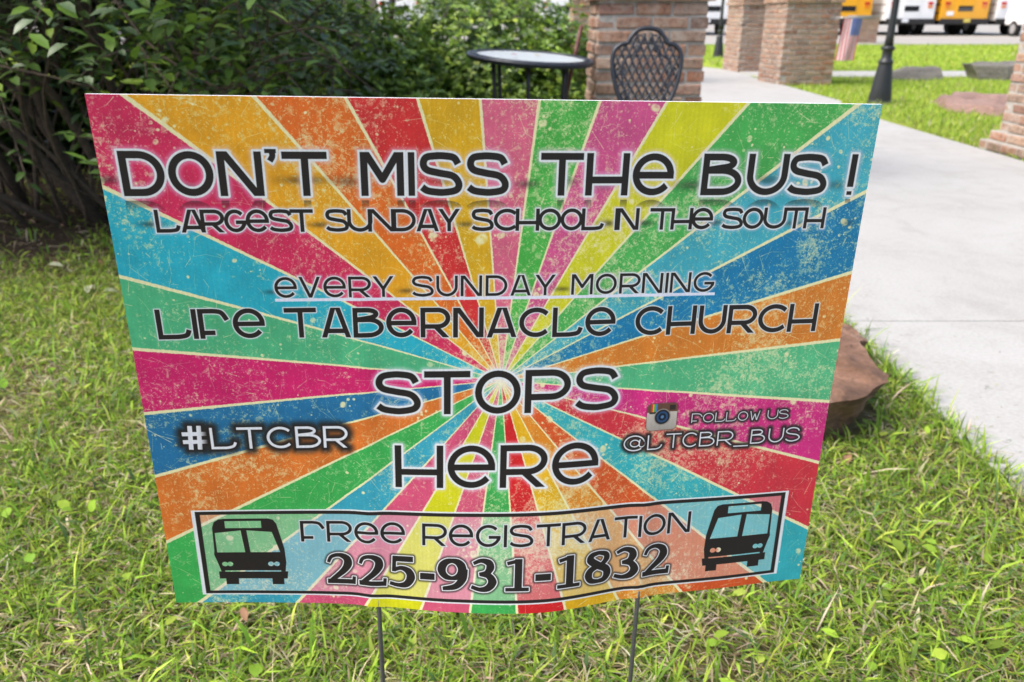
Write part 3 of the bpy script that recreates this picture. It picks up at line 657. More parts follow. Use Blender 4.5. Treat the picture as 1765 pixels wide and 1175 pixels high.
# ------------------------------------------------------------------ rocks
def rock(label, c, d, seed, m, flat=.0, under=0., rz=0., tilt_=(0, 0), sub=3, cuts=7, rough=.05, cat='rock'):
    bm = bmesh.new(); bmesh.ops.create_icosphere(bm, subdivisions=sub, radius=1)
    rr = random.Random(seed); pl_ = []
    for i in range(cuts):
        v = Vector((rr.gauss(0, 1), rr.gauss(0, 1), rr.gauss(0, .5))).normalized(); pl_.append((v, rr.uniform(.55, .85)))
    pl_.append((Vector((tilt_[0], tilt_[1], 1)).normalized(), .55 if flat == 0 else flat))
    for v in bm.verts:
        co = v.co.copy() * 1.25
        for nrm, dd in pl_:
            q = co.dot(nrm)
            if q > dd: co -= nrm * (q - dd)
        s_ = co.z
        if under and s_ < .2: co.x *= 1 - under * (.2 - s_); co.y *= 1 - under * (.2 - s_)
        nz = math.sin(co.x * 9 + seed) * math.sin(co.y * 11 + 2 * seed) * math.sin(co.z * 8 + 3) + .5 * math.sin(co.x * 23 + co.z * 17) * math.sin(co.y * 19 + seed)
        co += v.co.normalized() * nz * rough
        v.co = Vector((co.x * d[0], co.y * d[1], co.z * d[2]))
    me = bpy.data.meshes.new('rock'); bm.to_mesh(me); bm.free(); me.materials.append(m)
    o = link('rock', me, None, c, (0, 0, rz), label=label, cat=cat, group='landscape rocks'); return o
M_rk1 = rock_mat('red_sandstone', [(0.28, (0.07, 0.038, 0.022)), (0.40, (0.15, 0.08, 0.048)), (0.52, (0.23, 0.125, 0.08)), (0.64, (0.30, 0.19, 0.14)), (0.80, (0.22, 0.14, 0.065))], 6)
M_rk2 = rock_mat('grey_rock', [(0.25, (0.07, 0.065, 0.06)), (0.5, (0.16, 0.15, 0.135)), (0.75, (0.24, 0.22, 0.19))], 2)
M_rk3 = rock_mat('pink_rock', [(0.25, (0.17, 0.10, 0.08)), (0.5, (0.27, 0.17, 0.14)), (0.75, (0.33, 0.23, 0.195))], 2)
def slab_rock(label, top, base, zt, zb, m, seed, cat='rock'):
    """a boulder from a hand-laid outline of its flat top and its smaller foot"""
    bm = bmesh.new(); rr = random.Random(seed); n = len(top); rings = []
    cxy = Vector((sum(a for a, _ in top) / n, sum(b_ for _, b_ in top) / n, 0))
    K = 7
    for i in range(K + 1):
        t = i / K; ring = []
        for j in range(n * 4):
            f = j / 4; a0 = int(f) % n; a1 = (a0 + 1) % n; w_ = f - int(f)
            pt = Vector(top[a0]).lerp(Vector(top[a1]), w_); pb = Vector(base[a0]).lerp(Vector(base[a1]), w_)
            e = t ** 1.4; q = pb.lerp(pt, e); z = zb + (zt - zb) * t
            nz = .004 * math.sin(j * .9 + i * 1.1 + seed) + .003 * rr.uniform(-1, 1)
            dirv = (Vector((q.x, q.y, 0)) - cxy).normalized()
            ztop = .012 * math.sin(q.x * 14 + 1) + .010 * math.sin(q.y * 17) if t > .8 else 0
            ring.append(bm.verts.new((q.x + dirv.x * nz, q.y + dirv.y * nz, z + ztop)))
        rings.append(ring)
    for q in range(1, 5):   # the top face drawn in rings to its centre
        ring = []
        for v in rings[K]:
            p = v.co.lerp(Vector((cxy.x, cxy.y, v.co.z)), q / 5); p.z = zt + .006 * q + .012 * math.sin(p.x * 14 + 1) + .010 * math.sin(p.y * 17) + .004 * rr.uniform(-1, 1) + .010 * (math.sin(p.x * 30 + p.y * 22) > .55); ring.append(bm.verts.new(p))
        rings.append(ring)
    for a, b_ in zip(rings, rings[1:]):
        for j in range(len(a)): bm.faces.new((a[j], a[(j + 1) % len(a)], b_[(j + 1) % len(a)], b_[j]))
    bm.faces.new(rings[-1]); me = bpy.data.meshes.new('rock'); bmesh.ops.recalc_face_normals(bm, faces=bm.faces[:]); bm.to_mesh(me); bm.free(); me.materials.append(m)
    o = link('rock', me, None, label=label, cat=cat, group='landscape rocks')
    size = max(o.dimensions[:2]) if o.dimensions[0] > 0 else 1.0; size = max(max(a for a, _ in top) - min(a for a, _ in top), .1)
    sb = o.modifiers.new('subdivide', 'SUBSURF'); sb.subdivision_type = 'SIMPLE'; sb.levels = sb.render_levels = 2
    for sc_, st__ in ((.22, .022), (.045, .012)):
        tx = bpy.data.textures.new('rock_relief', 'CLOUDS'); tx.noise_scale = size * sc_; tx.noise_depth = 3
        dm = o.modifiers.new('relief', 'DISPLACE'); dm.texture = tx; dm.strength = size * st__; dm.texture_coords = 'GLOBAL'
    return o
slab_rock('red brown flat topped sandstone boulder beside the path, partly behind the sign', [(.42, 1.66), (.60, 1.61), (.72, 1.60), (.81, 1.63), (.89, 1.70), (.91, 1.75), (.905, 1.84), (.91, 1.93), (.88, 1.99), (.72, 2.06), (.5, 2.03), (.40, 1.88)],
          [(.48, 1.70), (.62, 1.685), (.73, 1.68), (.79, 1.70), (.82, 1.74), (.84, 1.79), (.85, 1.86), (.85, 1.92), (.83, 1.97), (.7, 2.02), (.52, 2.0), (.46, 1.88)], .145, -.03, M_rk1, 3)
slab_rock('small red brown rock at the far end of the sandstone boulder', [(.84, 2.08), (.93, 2.03), (1.0, 2.07), (1.01, 2.16), (.93, 2.22), (.84, 2.18)], [(.84, 2.06), (.93, 2.02), (1.0, 2.06), (1.02, 2.17), (.93, 2.23), (.83, 2.19)], .10, -.03, M_rk1, 5)
slab_rock('low grey wedge shaped rock just right of the near lamp post', [(6.25, 13.35), (6.5, 13.3), (6.84, 13.3), (6.86, 13.55), (6.6, 13.65), (6.3, 13.55)], [(5.75, 13.3), (6.4, 13.18), (6.84, 13.2), (6.84, 13.65), (6.4, 13.75), (5.8, 13.6)], .17, -.03, M_rk2, 9)
slab_rock('dark grey boulder left of the pillar at the right edge', [(7.3, 13.3), (7.8, 13.15), (8.5, 13.2), (8.6, 13.7), (7.9, 13.9), (7.35, 13.7)], [(7.45, 13.25), (7.8, 13.12), (8.5, 13.15), (8.6, 13.7), (7.9, 13.9), (7.5, 13.7)], .235, -.03, M_rk2, 12)
slab_rock('flat pinkish rock set in the lawn behind the stepped pillar', [(4.75, 8.9), (4.95, 8.45), (5.7, 8.3), (6.2, 8.7), (6.1, 9.7), (5.5, 10.2), (5.0, 9.6)], [(4.65, 8.75), (4.9, 8.3), (5.75, 8.15), (6.3, 8.6), (6.2, 9.8), (5.5, 10.3), (4.95, 9.8)], .085, -.04, M_rk3, 15)
ring_ = empty('metal_ring', (1.045, 2.33, .02), label='small silver metal ring lying in the grass beside the path', cat='ring')
MB().tube([(.022 * math.cos(a * math.tau / 24), .022 * math.sin(a * math.tau / 24), .008) for a in range(24)], .005, 8, True).build('rim', M_steel, ring_, smooth=True)
MB().lathe([(.018, 0), (.018, .004)], 20).build('cap', M_wire, ring_)

# ------------------------------------------------------------------ buses
def bus_meshes(paint, stripe):
    D = {}
    prof = [(-1.2, .70), (-1.2, 1.9), (-1.18, 2.45), (-1.05, 2.78), (-.8, 2.93), (-.4, 3.0), (0, 3.02)]; prof = prof + [(-a, z) for a, z in reversed(prof[:-1])]
    b = MB(); n = len(prof); b.add([(x, y, z) for y in (0, 10) for x, z in prof], [tuple(range(n - 1, -1, -1))[::-1], tuple(range(2 * n - 1, n - 1, -1))] + [(i, n + i, n + (i + 1) % n, (i + 1) % n) for i in range(n)])
    D['body'] = b
    return D
def school_bus(label, X, Y, kind):
    paint = M_yel if kind == 'y' else M_white; p = empty('school_bus', (X, Y, .04), 0, label=label, cat='bus', group='buses parked in a row across the road')
    k = kind
    bus_meshes(paint, 0)['body'].build('body', paint, p, bevel=.03)
    MB().box((0, -.09, .66), (2.42, .18, .26)).build('bumper', M_rub, p, bevel=.03)
    MB().box((0, 5, .60), (2.0, 9.8, .2)).build('undercarriage', M_under, p)
    dr_ = MB().box((0, -.012, 1.72), (.86, .03, 1.9)).build('emergency_door', paint, p, bevel=.01)
    MB().box((0, -.034, 1.26), (.72, .02, .25)).build('lower_window', M_glass, p)
    MB().box((0, -.034, 2.1), (.70, .02, .62)).build('upper_window', M_glass, p)
    for sx in (-1, 1):
        MB().box((sx * .80, -.012, 2.1), (.52, .03, .56)).build('rear_window', M_glass, p)
        MB().box((sx * .92, -.02, 1.50), (.24, .05, .13)).build('tail_light', M_red, p)
        MB().box((sx * .92, -.018, 1.34), (.22, .045, .09)).build('turn_light', M_amb, p)
        MB().box((sx * .78, -.02, 2.66), (.2, .06, .18)).build('warning_light', M_red if sx < 0 else M_amb, p)
        for yy in (2.6, 8.6):
            w = MB(); n = 18
            for a0, r_ in ((0, .48),): pass
            q = sx * 1.02; vs = [(q + dx, yy + .48 * math.cos(t * math.tau / n), .46 + .48 * math.sin(t * math.tau / n)) for dx in (-.16, .16) for t in range(n)]
            w.add(vs, [tuple(range(n)), tuple(range(2 * n - 1, n - 1, -1))] + [(t, n + t, n + (t + 1) % n, (t + 1) % n) for t in range(n)])
            wo = w.build('wheel', M_rub, p); rm = MB(); vs = [(q + sx * .165, yy + .25 * math.cos(t * math.tau / n), .46 + .25 * math.sin(t * math.tau / n)) for t in range(n)]; rm.add(vs, [tuple(range(n))]); rm.build('rim', M_rim, wo)
        for i in range(10): MB().box((sx * 1.203, .7 + i * .92, 2.15), (.02, .74, .55)).build('side_window', M_glass, p)
        for z in (1.05, 1.45, 1.8): MB().box((sx * 1.203, 5, z), (.016, 9.7, .06)).build('side_rail', M_rub if k == 'y' else M_grey, p)
    MB().box((-.3 if k == 'w' else .1, -.185, .70), (.32, .012, .16)).build('number_plate', simple('plate', (.7, .72, .75) if k == 'w' else (.6, .5, .1), .4, bmp=0), p)
    if k == 'y': MB().box((-.72, -.012, 1.03), (.34, .02, .2)).build('sticker', M_white, p)
    return p
school_bus('white bus glimpsed above the bush, left of the far brick pillar', 2.55, 43, 'w')
school_bus('white bus glimpsed above the left shrubs', -5.6, 43, 'w')
school_bus('white bus seen between the chair pillar and the far pillars, behind the small lamp post', 10.2, 43.5, 'w')
school_bus('yellow bus behind the low brick pier and the flag', 17.0, 43.4, 'y')
school_bus('white bus just right of the near lamp post', 20.0, 43, 'w')
school_bus('yellow bus between two white buses right of the near lamp post', 22.7, 43, 'y')
school_bus('white bus partly hidden by the white van at the right edge', 25.5, 43, 'w')
van = empty('van', (25.35, 37.5, .04), R(0), label='rounded white van parked in front of the buses at the right edge', cat='van')
b = MB(); prof = [(0, .55), (-.03, .9), (.02, 1.3), (.25, 1.9), (.6, 2.05), (3.2, 2.05), (3.9, 1.5), (4.6, 1.25), (4.75, .9), (4.7, .5)]; vs = []; lv = [(-1.0, .96), (-.85, 1.0), (.85, 1.0), (1.0, .96)]
for X, s_ in lv: vs += [(X, y, .5 + (z - .5) * s_) for y, z in prof]
n = len(prof); b.add(vs, [tuple(range(n)), tuple(range(4 * n - 1, 3 * n - 1, -1))] + [(k * n + i, (k + 1) * n + i, (k + 1) * n + (i + 1) % n, k * n + (i + 1) % n) for k in range(3) for i in range(n)])
b.build('body', M_white, van, bevel=.06)
MB().box((0, .05, 1.62), (1.5, .03, .42)).build('rear_window', M_glass, van); MB().box((0, -.06, .55), (1.9, .1, .2)).build('bumper', M_rub, van, bevel=.02)
for sx in (-1, 1):
    MB().box((sx * .9, -.03, 1.15), (.14, .05, .35)).build('tail_light', M_red, van); MB().box((sx * 1.0, 2.0, 1.55), (.03, 2.4, .42)).build('side_window', M_glass, van)
    for yy in (.9, 3.9):
        n = 18; vs = [(sx * .9 + dx, yy + .36 * math.cos(t * math.tau / n), .34 + .36 * math.sin(t * math.tau / n)) for dx in (-.11, .11) for t in range(n)]
        wo = MB().add(vs, [tuple(range(n)), tuple(range(2 * n - 1, n - 1, -1))] + [(t, n + t, n + (t + 1) % n, (t + 1) % n) for t in range(n)]).build('wheel', M_rub, van)
        MB().add([(sx * 1.015, yy + .22 * math.cos(t * math.tau / n), .34 + .22 * math.sin(t * math.tau / n)) for t in range(n)], [tuple(range(n))]).build('rim', M_rim, wo)

# a few pale leaves lying near the shrub, each on its own
PL = leaf_meshes('fallen_leaf', M_litter, .055, .034, np.array([[.42, .44, .30], [.36, .40, .24], [.48, .42, .30]]), 3)
for i, (px, py, w_) in enumerate([(-1.86, 3.05, 'beside the earth under the shrub'), (-1.72, 2.95, 'second in a row from the shrub'), (-2.0, 2.75, 'at the left picture edge'), (-1.56, 2.78, 'close to the sign edge'), (-1.48, 2.72, 'touching its neighbour by the sign')]):
    link('fallen_leaf', PL[i % 3], None, (px, py, .03), (.2, .1, i * 1.7), label='pale green fallen leaf on the lawn, ' + w_, cat='leaf', group='pale leaves lying on the left lawn')
# ------------------------------------------------------------------ litter: fallen leaves and small broad weeds in the lawn
n = 240; y = rng.uniform(1.0, 4.4, n); x = rng.uniform(-1, 1, n) * hw(y); bare = ((x + 2.7) ** 2 + (y - 4.9) ** 2) ** .5 < 2.2; k = ((rng.random(n) < .12) | bare) & (x < 1.0); x, y = x[k], y[k]; n = len(x)
pal = np.array([[.30, .17, .10], [.38, .27, .17], [.22, .13, .08], [.42, .33, .22]])[rng.integers(0, 4, n)]
D = unit(n); D[:, 2] *= .2; LL = rng.uniform(.025, .05, n); V, F, Cc = leaf_geo(np.c_[x, y, rng.uniform(.022, .04, n)], D, np.c_[np.zeros(n), np.zeros(n), np.ones(n)] + unit(n) * .4, LL, LL * .5, pal)
link('fallen_leaves', np_mesh('fallen_leaves', V, F, M_litter, Cc), kind='stuff', label='dry brown leaves fallen on the lawn and the bare earth', cat='leaves')
n = 650; y = rng.uniform(.8, 3.6, n); x = rng.uniform(-1, 1, n) * hw(y); k = (x < 1.0) & (np.sin(5 * x + 2) * np.sin(4 * y) > -.1); x, y = x[k], y[k]; n = len(x)
D = unit(n); D[:, 2] = np.abs(D[:, 2]) * .4 + .1; LL = rng.uniform(.018, .034, n)
V, F, Cc = leaf_geo(np.c_[x, y, rng.uniform(.015, .035, n)], D, np.c_[np.zeros(n), np.zeros(n), np.ones(n)] + unit(n) * .3, LL, LL * .75, grass_cols(n, [.2, .4, .3, .1, 0, 0, 0, 0]) * 1.1, .15, .1)
link('weeds', np_mesh('weeds', V, F, M_grass, Cc), kind='stuff', label='small broad leaved weeds among the grass', cat='weeds')

n = 700; y = rng.uniform(.9, 6, n); x = 1.10 + rng.gamma(1.1, .12, n); k = x < 3.5; x, y = x[k], y[k]; n = len(x)
V, F, Cc = blades(np.c_[x, y, np.full(n, .0245)], rng.uniform(.008, .022, n), rng.uniform(.001, .0022, n), np.full(n, 1.5), rng.uniform(0, 6.3, n), grass_cols(n, [.1, .1, .1, .1, .1, .2, .15, .15]) * .7)
V[:, 2] = .0235 + .3 * np.abs(V[:, 2] - .0235); link('grass_clippings', np_mesh('grass_clippings', V, F, M_grass, Cc), kind='stuff', label='dry grass clippings scattered over the concrete path edge', cat='clippings')

# ------------------------------------------------------------------ the yard sign: printed face drawn below, glyph by glyph
PW, PH = 609.6, 457.2                      # 24 x 18 inches, in mm
TWp, THp = 2400, 1800; S = TWp / PW
yy_, xx_ = np.mgrid[0:THp, 0:TWp]; X_ = (xx_ + .5) / S; Y_ = (yy_ + .5) / S     # row 0 = bottom of the sign
X_ = X_.astype(np.float32); Y_ = Y_.astype(np.float32)
def lin(c): c = np.array(c, float) / 255; return c
CX, CY = 302.0, 226.0
SEC = [(229, 163, 34), (222, 108, 38), (205, 48, 50), (215, 168, 30), (214, 100, 130), (72, 174, 72), (204, 84, 136), (204, 204, 34), (72, 172, 84), (64, 168, 184), (24, 122, 168), (214, 128, 46),
       (80, 180, 126), (205, 44, 124), (206, 52, 66), (50, 172, 180), (210, 86, 40), (220, 136, 40), (222, 172, 30), (204, 34, 40), (60, 168, 80), (206, 86, 116), (204, 204, 28), (206, 80, 116),
       (54, 160, 182), (58, 170, 82), (214, 116, 46), (34, 112, 158), (204, 34, 104), (76, 178, 126), (40, 172, 192), (205, 44, 88)]
dx_, dy_ = X_ - CX, Y_ - CY; rad_ = np.hypot(dx_, dy_); ang_ = np.degrees(np.arctan2(dy_, dx_))
k_ = ((140.1 - ang_) % 360) / 11.25; idx_ = np.floor(k_).astype(int) % 32; fr_ = k_ - np.floor(k_)
IMG = np.array([lin(c) for c in SEC], np.float32)[idx_]
CREAM = lin((236, 232, 178)).astype(np.float32)
prng = np.random.default_rng(11)
def vnoise(cells, h=THp, w=TWp, ax=1.0):
    """smooth value noise in 0..1, `cells` across the width"""
    gy, gx = int(cells * h / w * ax) + 3, int(cells) + 3; G = prng.random((gy, gx)).astype(np.float32)
    ys = np.linspace(0, gy - 2.01, h); xs_ = np.linspace(0, gx - 2.01, w); y0 = ys.astype(int); x0 = xs_.astype(int); fy = (ys - y0)[:, None]; fx_ = (xs_ - x0)[None]
    fy = fy * fy * (3 - 2 * fy); fx_ = fx_ * fx_ * (3 - 2 * fx_)
    a = G[y0][:, x0]; b = G[y0][:, x0 + 1]; c = G[y0 + 1][:, x0]; d = G[y0 + 1][:, x0 + 1]
    return ((a * (1 - fx_) + b * fx_) * (1 - fy) + (c * (1 - fx_) + d * fx_) * fy).astype(np.float32)
def fbm(c, o=5, g_=.6):
    s = 0; a = 1; t = 0
    for i in range(o): s = s + a * vnoise(c * 2 ** i); t += a; a *= g_
    return s / t
def sstep(a, b, x): t = np.clip((x - a) / (b - a), 0, 1); return t * t * (3 - 2 * t)
def blend(c, a, sl=None):
    global IMG
    a = a[..., None]; c = np.asarray(c, np.float32)
    if sl is None: IMG = IMG * (1 - a) + c * a
    else: IMG[sl] = IMG[sl] * (1 - a) + c * a
# mottled ink, worn to cream, speckled and scratched
mott = fbm(24, 5, .7); IMG *= (.90 + .22 * mott)[..., None]
n1 = fbm(7, 4, .6); n2 = fbm(150, 4, .75); n3 = fbm(420, 3, .8)
wear = sstep(.55, .70, n1 * .42 + n2 * .60) ; blend(CREAM, wear * .50)
wear2 = sstep(.57, .66, n3 * .55 + n1 * .42); blend(CREAM, wear2 * .55)
grain = sstep(.62, .80, n3) ; blend(CREAM, grain * .16)
edge = np.minimum(fr_, 1 - fr_) * R(11.25) * rad_ + (n3 - .5) * 1.0
blend(CREAM, 1 - sstep(.22 + .0034 * rad_, .50 + .0040 * rad_, edge))
SC = np.zeros((THp, TWp), np.float32)
def seg_mask(x0, y0, x1, y1, w, a, arr=None):
    arr = SC if arr is None else arr
    m = w + 1; i0, i1 = int(max(0, (min(y0, y1) - m) * S)), int(min(THp, (max(y0, y1) + m) * S)); j0, j1 = int(max(0, (min(x0, x1) - m) * S)), int(min(TWp, (max(x0, x1) + m) * S))
    if i1 <= i0 or j1 <= j0: return
    x, y = X_[i0:i1, j0:j1], Y_[i0:i1, j0:j1]; L = math.hypot(x1 - x0, y1 - y0) + 1e-6
    t = np.clip(((x - x0) * (x1 - x0) + (y - y0) * (y1 - y0)) / L ** 2, 0, 1); d = np.hypot(x - x0 - t * (x1 - x0), y - y0 - t * (y1 - y0))
    arr[i0:i1, j0:j1] = np.maximum(arr[i0:i1, j0:j1], a * (1 - sstep(w * .6, w * 1.2, d)))
for i in range(1700):
    x, y = prng.uniform(0, PW), prng.uniform(0, PH); a = prng.uniform(0, 6.3); L = prng.gamma(1.6, 4) ; q = prng.normal(0, .5)
    seg_mask(x, y, x + L * math.cos(a), y + L * math.sin(a), prng.uniform(.12, .3), prng.uniform(.3, .9))
    if L > 6: seg_mask(x + L * math.cos(a), y + L * math.sin(a), x + L * math.cos(a) + L * math.cos(a + q), y + L * math.sin(a) + L * math.sin(a + q), .18, .5)
for i in range(700):   # paint spots: many tiny, a few large with smaller ones round them
    x, y = prng.uniform(0, PW), prng.uniform(0, PH); r_ = prng.gamma(1.1, .42) + .25
    seg_mask(x, y, x + prng.uniform(-.4, .4) * r_, y + prng.uniform(-.4, .4) * r_, r_, prng.uniform(.6, 1))
for x, y in [(331, 440), (420, 452), (280, 60), (166, 205), (345, 190), (396, 158), (150, 18), (574, 194), (52, 440), (245, 352), (300, 352), (553, 395), (595, 360), (98, 60), (500, 430), (230, 200), (330, 300), (560, 240)]:
    for j in range(6):
        r_ = 3.4 * prng.uniform(.6, 1) if j == 0 else prng.uniform(.4, 1.6); a = prng.uniform(0, 6.3); q = 0 if j == 0 else prng.uniform(4, 11)
        seg_mask(x + q * math.cos(a), y + q * math.sin(a), x + q * math.cos(a) + prng.uniform(-2, 2) * (j == 0), y + q * math.sin(a) + prng.uniform(-2, 2) * (j == 0), r_, .92)
blend(CREAM, SC * (.6 + .4 * sstep(.3, .5, n2)))
blend(lin((240, 240, 225)), .55 * (1 - sstep(4, 22, rad_)))

# ---- letter shapes. each builder returns (strokes, clip); a stroke is (points, half width, closed)
def arc(cx, cy, rx, ry, a0, a1, n=22): return [(cx + rx * math.cos(R(a0 + (a1 - a0) * i / n)), cy + ry * math.sin(R(a0 + (a1 - a0) * i / n))) for i in range(n + 1)]
def cat(pts, n=7):
    out = []; m = len(pts)
    for i in range(m - 1):
        p = [np.array(pts[max(0, min(m - 1, i + k))], float) for k in (-1, 0, 1, 2)]
        for k in range(n):
            t = k / n; out.append(tuple(.5 * (2 * p[1] + (p[2] - p[0]) * t + (2 * p[0] - 5 * p[1] + 4 * p[2] - p[3]) * t * t + (3 * p[1] - p[0] - 3 * p[2] + p[3]) * t ** 3)))
    return out + [pts[-1]]
def vw(pts, rad, r, n=7):
    q = cat([(p[0], p[1]) for p in pts], n); rr = np.interp(np.linspace(0, len(pts) - 1, len(q)), range(len(pts)), rad) * r
    return (q, [float(x) for x in rr], 0)
def glyph(ch, w, h, r):
    r = min(r, w / 2); o = []; v = lambda x, a=0, b=h: o.append(([(x, a), (x, b)], r, 0)); hz = lambda y, a, b: o.append(([(a, y), (b, y)], r, 0)); clip = False
    if ch == 'O': o.append((arc(w / 2, h / 2, w / 2 - r, h / 2 - r, 0, 360, 36)[:-1], r, 1))
    elif ch == 'D': v(r); o.append(([(0, h - r), (.45 * w, h - r)] + arc(.45 * w, h / 2, .55 * w - r, h / 2 - r, 80, -80) + [(.45 * w, r), (0, r)], r, 0))
    elif ch == 'N': v(r); v(w - r); o.append(([(r * .9, h + r), (w - r * .9, -r)], r, 0)); clip = True
    elif ch == 'T': hz(h - r, 0, w); v(w / 2)
    elif ch == 'M': v(r); v(w - r); o.append(([(r * .8, h + r), (w / 2, .38 * h), (w - r * .8, h + r)], r, 0)); clip = True
    elif ch == 'I': v(w / 2)
    elif ch == 'S': o.append((cat([(.90 * w, .74 * h), (.80 * w, .88 * h), (.58 * w, h - r), (.36 * w, h - r), (.15 * w, .88 * h), (r * 1.05, .735 * h), (.17 * w, .60 * h), (.45 * w, .53 * h), (.78 * w, .46 * h), (w - r, .29 * h), (.86 * w, .12 * h + r * .2), (.58 * w, r), (.36 * w, r * 1.1), (.17 * w, .09 * h + r * .4), (.05 * w, .20 * h)]), r, 0))
    elif ch == 'H': v(r); v(w - r); hz(.37 * h, r, w - r)
    elif ch == 'e': o.append((arc(w / 2, h / 2, w / 2 - r, h / 2 - r, 0, 322, 34), r, 0)); hz(h / 2 - r * .2, r, w - r * .02)
    elif ch == 'B':
        v(r); o.append(([(r, h - r), (.46 * w, h - r)] + arc(.46 * w, .80 * h - r * .1, .30 * w, .2 * h - r * .9, 80, -80, 12) + [(r, .60 * h)], r, 0))
        o.append(([(r, .60 * h), (.5 * w, .60 * h)] + arc(.5 * w, .3 * h + r * .5, .5 * w - r, .3 * h - r * .5, 80, -80, 16) + [(r, r)], r, 0)); hz(r, 0, .5 * w)
    elif ch == 'U': o.append(([(r, h), (r, .48 * h)] + arc(w / 2, .48 * h, w / 2 - r, .48 * h - r, 180, 360) + [(w - r, h)], r, 0))
    elif ch == '!': o.append(([(w / 2, .2 * h), (w / 2 + .1, h)], r, 0)); o.append(([(w / 2, 0), (w / 2, .09 * h)], r * .8, 0))
    elif ch == "'": o.append(([(.0, h * 1.01), (w, h * 1.01)], h * .045, 0)); o.append((cat([(.62 * w, h), (.66 * w, .90 * h), (.40 * w, .79 * h)]), r * .8, 0))
    elif ch == 'L': v(r); o.append((cat([(0, r), (.4 * w, r), (.66 * w, r * 1.1), (.88 * w, .14 * h), (w - r * .5, .31 * h)]), r, 0))
    elif ch == 'A': o.append(([(r * .9, -r), (.455 * w, h + r)], r, 0)); o.append(([(w - r * .9, -r), (.545 * w, h + r)], r, 0)); hz(.22 * h, .14 * w, .86 * w); clip = True
    elif ch == 'R' or ch == 'P':
        lo = .37 * h; v(r); o.append(([(0, h - r), (.58 * w, h - r)] + arc(.58 * w, (h - r + lo) / 2, .42 * w - r, (h - r - lo) / 2, 80, -80, 16) + [(.58 * w, lo), (r, lo)], r, 0))
        if ch == 'R': o.append(([(.50 * w, lo), (w - r * .9, -r)], r, 0)); clip = True
    elif ch == 'G': o.append((arc(w / 2, h / 2, w / 2 - r, h / 2 - r, 42, 338, 30), r, 0)); hz(.44 * h, .52 * w, w); o.append(([(w - r, .46 * h), (w - 1.3 * r, .3 * h)], r, 0))
    elif ch == 'C': o.append((arc(w * .54, h / 2, w * .54 - r, h / 2 - r, 42, 318, 30), r, 0))
    elif ch == 'Y': o.append(([(r * .7, h + r), (w / 2, .40 * h)], r, 0)); o.append(([(w - r * .7, h + r), (w / 2, .40 * h)], r, 0)); v(w / 2, 0, .43 * h); clip = True
    elif ch == 'V': o.append(([(r * .8, h + r), (w / 2, 0)], r, 0)); o.append(([(w - r * .8, h + r), (w / 2, 0)], r, 0)); clip = True
    elif ch == 'W':
        for a, b in ((.06, .3), (.5, .3), (.5, .7), (.94, .7)): o.append(([(a * w, h + r if a in (.06, .94) else .7 * h), (b * w, 0)], r, 0))
        clip = True
    elif ch == 'F': v(r); o.append(([(0, h - r), (.5 * w, h - r)] + cat([(.5 * w, h - r), (.78 * w, .9 * h - r * .4), (w - r * .6, .62 * h)]), r, 0)); hz(.2 * h, r, .52 * w)
    elif ch == '#':
        for a in (.32, .68): o.append(([(a * w - .02 * w, 0), (a * w + .04 * w, h)], r, 0))
        for a in (.33, .66): hz(a * h, 0, w)
    elif ch == '_': hz(-.10 * h, 0, w)
    elif ch == '@':
        o.append((arc(.48 * w, .48 * h, .48 * w - r, .50 * h - r, 10, 315, 34), r, 0)); o.append((arc(.50 * w, .47 * h, .20 * w, .21 * h, 0, 360, 20)[:-1], r * .9, 1))
        o.append((cat([(.72 * w, .72 * h), (.70 * w, .35 * h), (.80 * w, .24 * h), (.93 * w, .36 * h), (.96 * w, .55 * h)]), r * .8, 0))
    elif ch == '-': hz(.40 * h, .06 * w, .94 * w)
    elif ch == '2': o.append(vw([(.07 * w, .72 * h), (.18 * w, .90 * h), (.46 * w, .965 * h), (.72 * w, .86 * h), (.76 * w, .66 * h), (.58 * w, .42 * h), (.16 * w, .11 * h)], [.4, .5, .6, 1.05, 1.2, .9, .55], r)); hz(r * .72, .02 * w, .95 * w); o[-1] = (o[-1][0], r * .72, 0); o.append(([(.955 * w, 0), (.975 * w, .24 * h)], r * .42, 0))
    elif ch == '5': o.append(([(.16 * w, h - r * .85), (.90 * w, h - r * .85)], r * .85, 0)); o.append(([(.21 * w, h), (.18 * w, .50 * h)], r * .5, 0)); o.append(vw([(.18 * w, .54 * h), (.46 * w, .62 * h), (.74 * w, .52 * h), (.82 * w, .32 * h), (.66 * w, .10 * h), (.36 * w, .045 * h), (.03 * w, .10 * h)], [.5, .6, 1.05, 1.25, 1.0, .6, .5], r))
    elif ch == '3': o.append(vw([(.10 * w, .87 * h), (.38 * w, .96 * h), (.66 * w, .89 * h), (.71 * w, .73 * h), (.58 * w, .57 * h), (.32 * w, .525 * h)], [.45, .6, 1.0, 1.15, .8, .5], r)); o.append(vw([(.36 * w, .525 * h), (.66 * w, .48 * h), (.80 * w, .28 * h), (.64 * w, .09 * h), (.34 * w, .04 * h), (.03 * w, .12 * h)], [.5, .9, 1.25, 1.0, .6, .5], r))
    elif ch == '9': o.append(vw(arc(.47 * w, .66 * h, .47 * w - r, .34 * h - r * .6, 90, -90, 6), [.6, .9, 1.2, 1.25, 1.1, .8, .5], r)); o.append(vw(arc(.47 * w, .66 * h, .47 * w - r, .34 * h - r * .6, 90, 270, 6), [.6, .9, 1.15, 1.2, 1.0, .8, .5], r)); o.append(vw([(w - r * 1.1, .66 * h), (.84 * w, .36 * h), (.60 * w, .12 * h), (.16 * w, .04 * h)], [1.2, 1.15, .9, .5], r))
    elif ch == '8':
